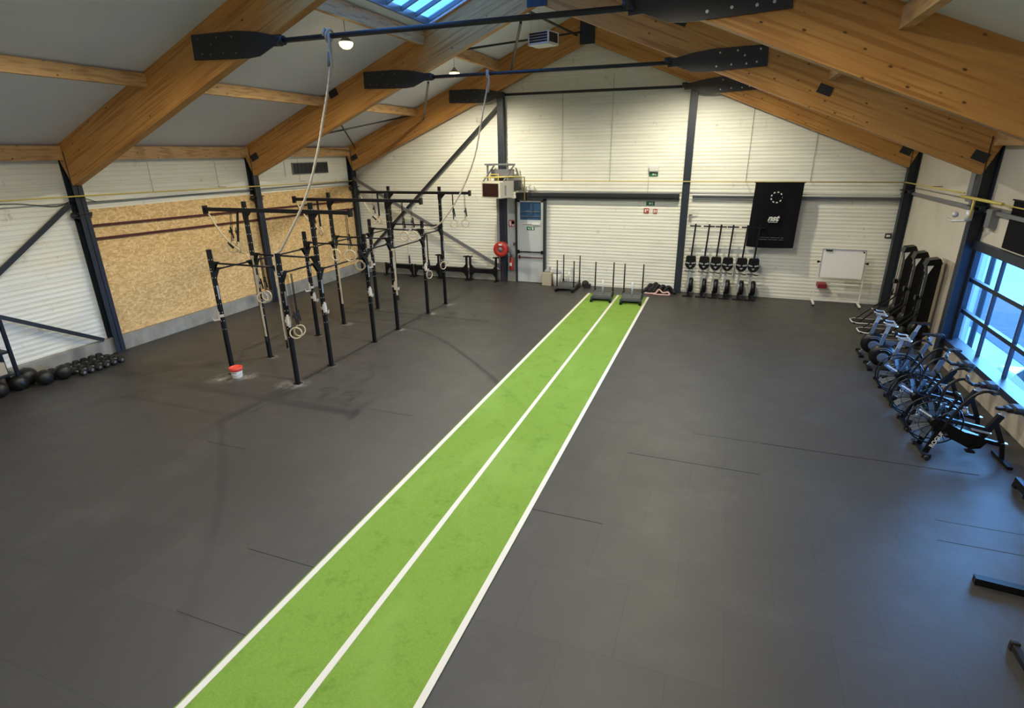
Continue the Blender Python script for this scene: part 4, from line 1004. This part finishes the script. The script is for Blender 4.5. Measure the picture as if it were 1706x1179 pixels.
# rowing machines stored on end
def rower():
    t = thing('rowing_machine', '', 'rowing machine', (0, 0, 0), 0, 'rowing machines stored upright')
    b = MB(); b.lathe([(.001, -.07), (.20, -.07), (.235, -.05), (.245, 0), (.235, .05), (.20, .07), (.001, .07)], (.07, 0, .36), 'x', 28); fl = b.build('flywheel', 'black_plastic', t)
    b = MB(); b.lathe([(.05, -.085), (.15, -.075), (.16, -.071), (.05, -.071)], (.07, 0, .36), 'x', 24); b.lathe([(.05, .072), (.17, .072), (.165, .08), (.05, .085)], (.07, 0, .36), 'x', 24); b.build('vent_disc', 'silver', fl)
    b = MB(); b.bb(-.165, .165, -.26, -.21, .0, .04); b.bb(-.02, .06, -.24, .02, .03, .08); b.bb(-.03, .03, -.05, .05, .04, .2); b.build('front_foot', 'black_steel', t)
    b = MB(); b.beam((-.055, 0, .30), (-.015, 0, .92), .065, .075); b.build('frame_beam', 'silver', t)
    b = MB(); b.prism([(-.14, .98), (-.17, 1.05), (-.15, 1.30), (-.12, 1.33), (.12, 1.33), (.15, 1.30), (.17, 1.05), (.14, .98), (.06, .90), (-.06, .90)], 'y', -.10, .03); fr = b.build('footrests', 'black_plastic', t)
    b = MB(); b.beam((-.15, -.115, 1.12), (-.03, -.115, 1.09), .01, .04); b.beam((.15, -.115, 1.12), (.03, -.115, 1.09), .01, .04); b.build('foot_straps', 'grey_label', fr)
    b = MB(); b.prism([(-.05, 1.02), (.05, 1.02), (0, .96)], 'y', -.112, -.100); b.build('badge', 'silver', fr)
    b = MB(); b.beam((.0, .02, 1.33), (.045, .02, 2.28), .05, .045); b.build('monorail', 'black_steel', t)
    b = MB(); b.bb(-.13, .21, -.01, .03, 2.26, 2.30); b.bb(.02, .07, -.01, .05, 2.30, 2.35); b.build('rear_foot', 'black_steel', t)
    b = MB(); b.tube(smooth([(-.16, -.12, .86), (-.1, -.13, .83), (.02, -.13, .84), (.10, -.13, .81), (.165, -.12, .82)], 5), .015, 8); b.build('handle', 'black_rubber', t)
    return t
r0 = rower(); XS = [-.84, -.42, -.06, .30, .72, 1.07]
labs = ['upright rowing machine nearest the post, leftmost of six', 'upright rowing machine second from the post', 'upright rowing machine third from the post', 'upright rowing machine fourth from the post, clear of the banner', 'upright rowing machine whose top meets the banner edge', 'upright rowing machine partly behind the black banner, rightmost of six']
for i, x in enumerate(XS):
    if i == 0: r0.location = (x, 19.02, 0); r0['label'] = labs[0]
    else: dup(r0, (x, 19.02, 0), 0, labs[i])

# ================================================================== RIGHT SIDE
def ski():
    t = thing('ski_machine', '', 'ski machine', (0, 0, 0), 0, 'ski machines on the right wall')
    # local: x = towards the room is negative
    b = MB(); b.prism([(-.17, .30), (.07, .30), (.07, 2.02), (-.02, 2.10), (-.15, 2.02)], 'y', -.125, .125); col = b.build('column', 'black_plastic', t)
    tx = text('lettering', 'II  concept2', .11, 'grey_label', col, (-.172, 0, 1.48), (PI/2, PI/2, -PI/2), .001)
    b = MB(); b.prism([(-.23, 1.98), (-.19, 2.12), (.02, 2.16), (.08, 2.04), (-.10, 2.00)], 'y', -.15, .15); b.build('top_cap', 'black_plastic', t)
    for s in (-1, 1):
        b = MB(); b.prism([(-.20, 1.99), (-.08, 2.0), (-.16, 1.80)], 'y', s*.135-.008, s*.135+.008); b.build('pulley_guard', 'white_plastic', t)
        b = MB(); b.tube(smooth([(-.185, s*.11, 2.0), (-.19, s*.11, 1.4), (-.20, s*.12, .95)], 4), .006, 6); b.cyl((-.20, s*.12, .95), (-.21, s*.14, .80), .018, 8); b.build('cord', 'webbing', t)
    b = MB(); b.lathe([(.001, -.12), (.17, -.12), (.20, -.09), (.20, .09), (.17, .12), (.001, .12)], (-.05, 0, .42), 'y', 28); b.build('flywheel', 'black_plastic', t)
    b = MB(); b.bb(-.27, -.20, -.07, .07, 1.15, 1.26); b.beam((-.22, 0, 1.2), (-.16, 0, 1.18), .03, .03); b.build('monitor', 'black_plastic', t)
    b = MB(); b.bb(-1.06, .02, -.24, .24, .0, .035); pl = b.build('platform', 'black_rubber', t)
    b = MB(); b.tube([(-.30, -.255, .03), (-.98, -.255, .03), (-1.08, -.15, .03), (-1.08, .15, .03), (-.98, .255, .03), (-.30, .255, .03)], .014, 8); b.build('edge_trim', 'white_paint', pl)
    for s in (-1, 1):
        b = MB(); b.beam((-.92, s*.20, .05), (-.06, s*.10, .95), .025, .025); b.build('strut', 'black_steel', t)
    b = MB(); b.bb(-.06, .06, -.10, .10, .03, .35); b.build('stand_base', 'black_steel', t)
    return t
k0 = ski()
for i, (y, lab) in enumerate(((17.22, 'black ski machine on its stand, the one nearest the far corner'), (16.28, 'black ski machine on its stand, middle of the three'), (15.32, 'black ski machine on its stand, the one nearest the window'))):
    if i == 0: k0.location = (4.75, y, 0); k0['label'] = lab
    else: dup(k0, (4.75, y, 0), 0, lab)

def bike_erg():
    t = thing('fan_bike', '', 'exercise bike', (0, 0, 0), 0, 'slim exercise bikes with silver posts')
    b = MB(); b.bb(-.03, .03, -.25, .25, .0, .045)
    for s in (-1, 1): b.bb(-.05, .05, s*.25-.03, s*.25+.03, 0, .055)
    b.build('front_foot', 'black_steel', t)
    b = MB(); b.bb(1.03, 1.09, -.22, .22, .0, .05); b.build('rear_foot', 'black_steel', t)
    b = MB(); b.lathe([(.001, -.09), (.14, -.095), (.23, -.07), (.255, 0), (.23, .07), (.14, .095), (.001, .09)], (.22, 0, .30), 'y', 32); fn = b.build('flywheel', 'black_plastic', t)
    for s in (-1, 1):
        b = MB(); b.lathe([(.001, s*.098), (.09, s*.099), (.11, s*.094)], (.22, 0, .27), 'y', 20); b.build('damper_disc', 'fan_grey', fn)
    b = MB()
    for s in (-1, 1):
        for k in range(3): b.tube([(.22+(.15+.035*k)*math.cos(a), s*(.099-.016*k), .30+(.15+.035*k)*math.sin(a)) for a in [.6+q*.25 for q in range(7)]], .004, 5)
    b.build('vent_ribs', 'silver', fn)
    b = MB()
    for s in (-1, 1): b.beam((.40, s*.045, .36), (.95, s*.045, .34), .02, .055)
    b.beam((.0, 0, .04), (.2, 0, .30), .06, .06); b.beam((.95, 0, .34), (1.06, 0, .04), .06, .06); b.beam((.3, 0, .28), (.62, 0, .30), .10, .16); b.build('frame', 'fan_grey', t)
    b = MB(); b.beam((.13, 0, .42), (.20, 0, .80), .06, .08); b.build('head_tube', 'fan_grey', t)
    b = MB(); b.beam((.18, 0, .70), (.235, 0, .97), .048, .062); b.build('head_post', 'silver', t)
    b = MB(); b.beam((.88, 0, .34), (.98, 0, .66), .06, .08); b.build('seat_tube', 'fan_grey', t)
    b = MB(); b.beam((.96, 0, .60), (1.03, 0, .82), .045, .06); b.build('seat_post', 'silver', t)
    b = MB()
    rows = []
    for u, w_, h in ((-.14, .022, 0), (-.06, .03, .005), (.03, .06, .0), (.10, .085, .01), (.15, .07, .015)):
        b.box((1.03+u, 0, .855+h), (.085, w_*2, .045), None, .012)
    b.build('saddle', 'black_rubber', t)
    b = MB(); b.beam((.16, 0, .99), (.36, 0, 1.00), .05, .05); b.tube(smooth([(.30, -.23, 1.02), (.34, -.20, 1.02), (.34, 0, 1.0), (.34, .20, 1.02), (.30, .23, 1.02)], 5), .017, 8)
    for s in (-1, 1): b.tube(smooth([(.34, s*.20, 1.02), (.22, s*.19, 1.03), (.08, s*.15, 1.08)], 4), .017, 8)
    b.build('handlebar', 'silver', t)
    b = MB(); b.box((.12, 0, 1.08), (.04, .15, .11), Matrix.Rotation(-.4, 3, 'Y'), .01); b.build('monitor', 'black_plastic', t)
    for s in (-1, 1):
        b = MB(); b.beam((.62, s*.09, .30), (.62+s*.13, s*.09, .22), .02, .03); b.box((.62+s*.13, s*.15, .215), (.10, .09, .02)); b.build('pedal', 'black_steel', t)
    return t
def echo():
    t = thing('air_bike', '', 'exercise bike', (0, 0, 0), 0, 'big black air bikes with open fan cages')
    b = MB(); b.bb(-.035, .035, -.26, .26, .01, .055)
    b.build('front_foot', 'black_steel', t)
    for s in (-1, 1):
        b = MB(); b.cyl((-.02, s*.27, .035), (-.02, s*.32, .035), .034, 12); b.bb(-.06, .06, s*.22-.02, s*.22+.02, 0, .07); b.build('wheel', 'black_rubber', t)
    b = MB(); b.bb(1.02, 1.09, -.27, .27, .0, .05); b.build('rear_foot', 'black_steel', t)
    cx, cz, r = .05, .56, .36
    b = MB()
    for s in (-1, 1):
        b.tube([(cx+r*math.cos(a), s*.085, cz+r*math.sin(a)) for a in [q*2*PI/40 for q in range(40)]], .012, 6, False, True)
        b.tube([(cx+r*.62*math.cos(a), s*.105, cz+r*.62*math.sin(a)) for a in [q*2*PI/32 for q in range(32)]], .004, 5, False, True)
        for k in range(22):
            a = 2*PI*k/22; b.tube([(cx+.07*math.cos(a), s*.115, cz+.07*math.sin(a)), (cx+r*.62*math.cos(a+.1), s*.108, cz+r*.62*math.sin(a+.1)), (cx+r*math.cos(a+.15), s*.085, cz+r*math.sin(a+.15))], .0035, 4)
    b.build('fan_cage', 'black_steel', t)
    b = MB()
    for k in range(10):
        a = 2*PI*k/10; d = Vector((math.cos(a), 0, math.sin(a))); n_ = Vector((-math.sin(a), 0, math.cos(a)))
        b.box(Vector((cx, 0, cz))+d*.19, (.26, .012, .085), Matrix((d, Vector((0, 1, 0)).lerp(n_, .0), d.cross(Vector((0, 1, 0))))).transposed() @ Matrix.Rotation(.55, 3, 'X'))
    b.cyl((cx, -.05, cz), (cx, .05, cz), .07, 16); b.build('fan', 'fan_grey', t)
    b = MB(); b.cyl((cx, -.135, cz), (cx, .135, cz), .075, 20); b.build('hub', 'black_plastic', t)
    for s in (-1, 1):
        b = MB(); b.beam((.0, s*.145, .06), (cx+.10, s*.15, cz+.06), .012, .085); lg = b.build('fork_leg', 'black_steel', t)
        an = math.atan2(cz+.0, cx+.10)
        if s < 0: text('lettering', 'ROGUE', .085, 'paper', lg, (.105, -.1555, .30), (PI/2, -math.atan2(.565, .22), 0), .001, 0, .002)
        else: text('lettering', 'ROGUE', .085, 'paper', lg, (.105, .1605, .30), (PI/2, math.atan2(.565, .22), PI), .001, 0, .002)
    b = MB(); b.beam((-.20, -.118, .76), (-.03, -.122, .66), .012, .022); b.build('badge_line', 'paper', t)
    b = MB(); b.prism([(cx-.02, cz-.14), (cx+.05, cz+.07), (.45, .46), (.68, .42), (.76, .33), (.70, .22), (.58, .19), (.30, .32)], 'y', -.11, -.05); b.build('chain_cover', 'black_plastic', t)
    b = MB(); b.beam((cx, 0, cz-.02), (.66, 0, .36), .06, .07); b.beam((.66, 0, .34), (1.02, 0, .27), .06, .06); b.beam((1.00, 0, .28), (1.05, 0, .04), .05, .05)
    b.beam((.70, 0, .34), (.88, 0, .76), .07, .08); b.beam((.84, 0, .62), (1.0, 0, .28), .05, .06); b.beam((.10, 0, .62), (.75, 0, .50), .05, .06); b.build('frame', 'black_steel', t)
    b = MB(); b.bb(.97, 1.06, -.03, .03, .29, .31); b.beam((.55, -.02, .50), (.80, -.02, .46), .10, .02); b.build('step_plate', 'silver', t)
    b = MB(); b.beam((.86, 0, .70), (.92, 0, .82), .045, .05); b.beam((.84, 0, .825), (1.08, 0, .825), .05, .03); b.build('seat_post', 'silver', t)
    b = MB(); b.box((.86, 0, .865), (.16, .07, .05), None, .02); b.box((.97, 0, .87), (.16, .16, .075), None, .026); b.box((1.05, 0, .88), (.17, .25, .10), None, .04); b.build('saddle', 'black_rubber', t)
    for s in (-1, 1):
        ph = .05 if s < 0 else -.10
        b = MB(); b.tube(smooth([(.13, s*.19, .50), (.20+ph*.5, s*.20, .80), (.30+ph, s*.21, 1.06), (.42+ph, s*.22, 1.18), (.55+ph, s*.23, 1.20)], 6), .021, 10); arm = b.build('moving_arm', 'black_steel', t)
        b = MB(); b.tube([(.50+ph, s*.23, 1.20), (.60+ph, s*.16, 1.14)], .024, 10); b.tube([(.54+ph, s*.23, 1.20), (.56+ph, s*.33, 1.22)], .024, 10); b.build('grip', 'black_rubber', arm)
        b = MB(); b.cyl((.16, s*.14, .44), (.16, s*.30, .44), .022, 10); b.build('foot_peg', 'black_steel', t)
        b = MB(); b.beam((.68, s*.13, .30), (.68+s*.14, s*.14, .20), .02, .03); b.box((.68+s*.14, s*.19, .195), (.11, .09, .022)); b.build('pedal', 'black_steel', t)
    b = MB(); b.box((.30, 0, .98), (.03, .20, .13), Matrix.Rotation(-.5, 3, 'Y'), .01); b.beam((.15, 0, .55), (.28, 0, .95), .04, .03); mo = b.build('monitor', 'black_plastic', t)
    b = MB(); b.cyl((.42, .02, .78), (.46, .02, .70), .035, 12); b.build('bottle_holder', 'grey_steel', t)
    return t
e0 = bike_erg()
for i, (y, rz, lab) in enumerate(((14.29, -.05, 'slim silver-posted exercise bike furthest from the camera, next to the ski machines'), (13.42, -.05, 'slim silver-posted exercise bike, middle of the three slim ones'), (12.42, -.03, 'slim silver-posted exercise bike next to the big air bikes'))):
    if i == 0: e0.location = (3.36, y, 0); e0.rotation_euler = (0, 0, rz); e0['label'] = lab
    else: dup(e0, (3.36, y, 0), rz, lab)
a0 = echo()
for i, (y, rz, lab) in enumerate(((9.52, .03, 'big black air bike nearest the camera'), (10.50, 0., 'big black air bike, middle of the three air bikes'), (11.50, -.0, 'big black air bike furthest back, next to the slim bikes'))):
    if i == 0: a0.location = (3.36, y, 0); a0.rotation_euler = (0, 0, rz); a0['label'] = lab
    else: dup(a0, (3.36, y, 0), rz, lab)

# banner on the right wall
t = thing('wall_banner', 'navy-black banner hanging on the right wall above the window', 'banner', (XR-.02, 12.2, 3.5))
b = MB(); b.bb(XR-.025, XR-.018, 11.5, 13.02, 2.76, 3.62); b.build('cloth', 'cloth_black', t, True)
b = MB(); b.cyl((XR-.03, 11.45, 3.63), (XR-.03, 13.06, 3.63), .015, 8); b.build('hem_rod', 'black_steel', t, True)
# equipment at the lower right edge
t = thing('rack_base', 'long black steel floor beam entering from the right edge', 'rack', (3.8, 6.36, 0))
b = MB(); b.beam((3.04, 6.36, .045), (4.75, 6.20, .045), .085, .085); b.build('floor_beam', 'black_steel', t, True)
b = MB(); b.bb(4.66, 4.74, 6.15, 6.23, .088, 1.0); b.build('upright', 'black_steel', t, True)
t = thing('flat_bench', 'black bench foot just inside the lower right edge', 'bench', (3.6, 5.2, 0))
b = MB(); b.bb(3.03, 3.09, 5.05, 5.42, .02, .085, .01); b.beam((3.06, 5.22, .06), (4.2, 5.18, .10), .06, .06); b.bb(4.15, 4.21, 4.95, 5.42, .0, .08, .01); b.build('base', 'black_steel', t, True)
for yy in (5.02, 5.40):
    b = MB(); b.bb(3.02, 3.10, yy, yy+.05, 0, .10, .012); b.build('foot_cap', 'black_rubber', t, True)
b = MB(); b.bb(3.75, 3.81, 5.15, 5.21, .08, .38); b.build('post', 'black_steel', t, True)
b = MB(); b.bb(3.45, 4.3, 5.02, 5.34, .38, .44, .015); b.build('pad', 'black_rubber', t, True)
t = thing('plate_stand', 'small black stand against the right wall below the window', 'stand', (4.55, 8.5, 0))
b = MB(); b.bb(4.27, 4.80, 8.40, 8.48, .0, .05); b.bb(4.27, 4.80, 8.72, 8.80, 0, .05); b.bb(4.27, 4.33, 8.42, 8.78, .05, .16); b.build('base', 'black_steel', t)
for o in t.children: o.parent = t; o.matrix_parent_inverse = Matrix.Translation((-4.55, -8.5, 0))
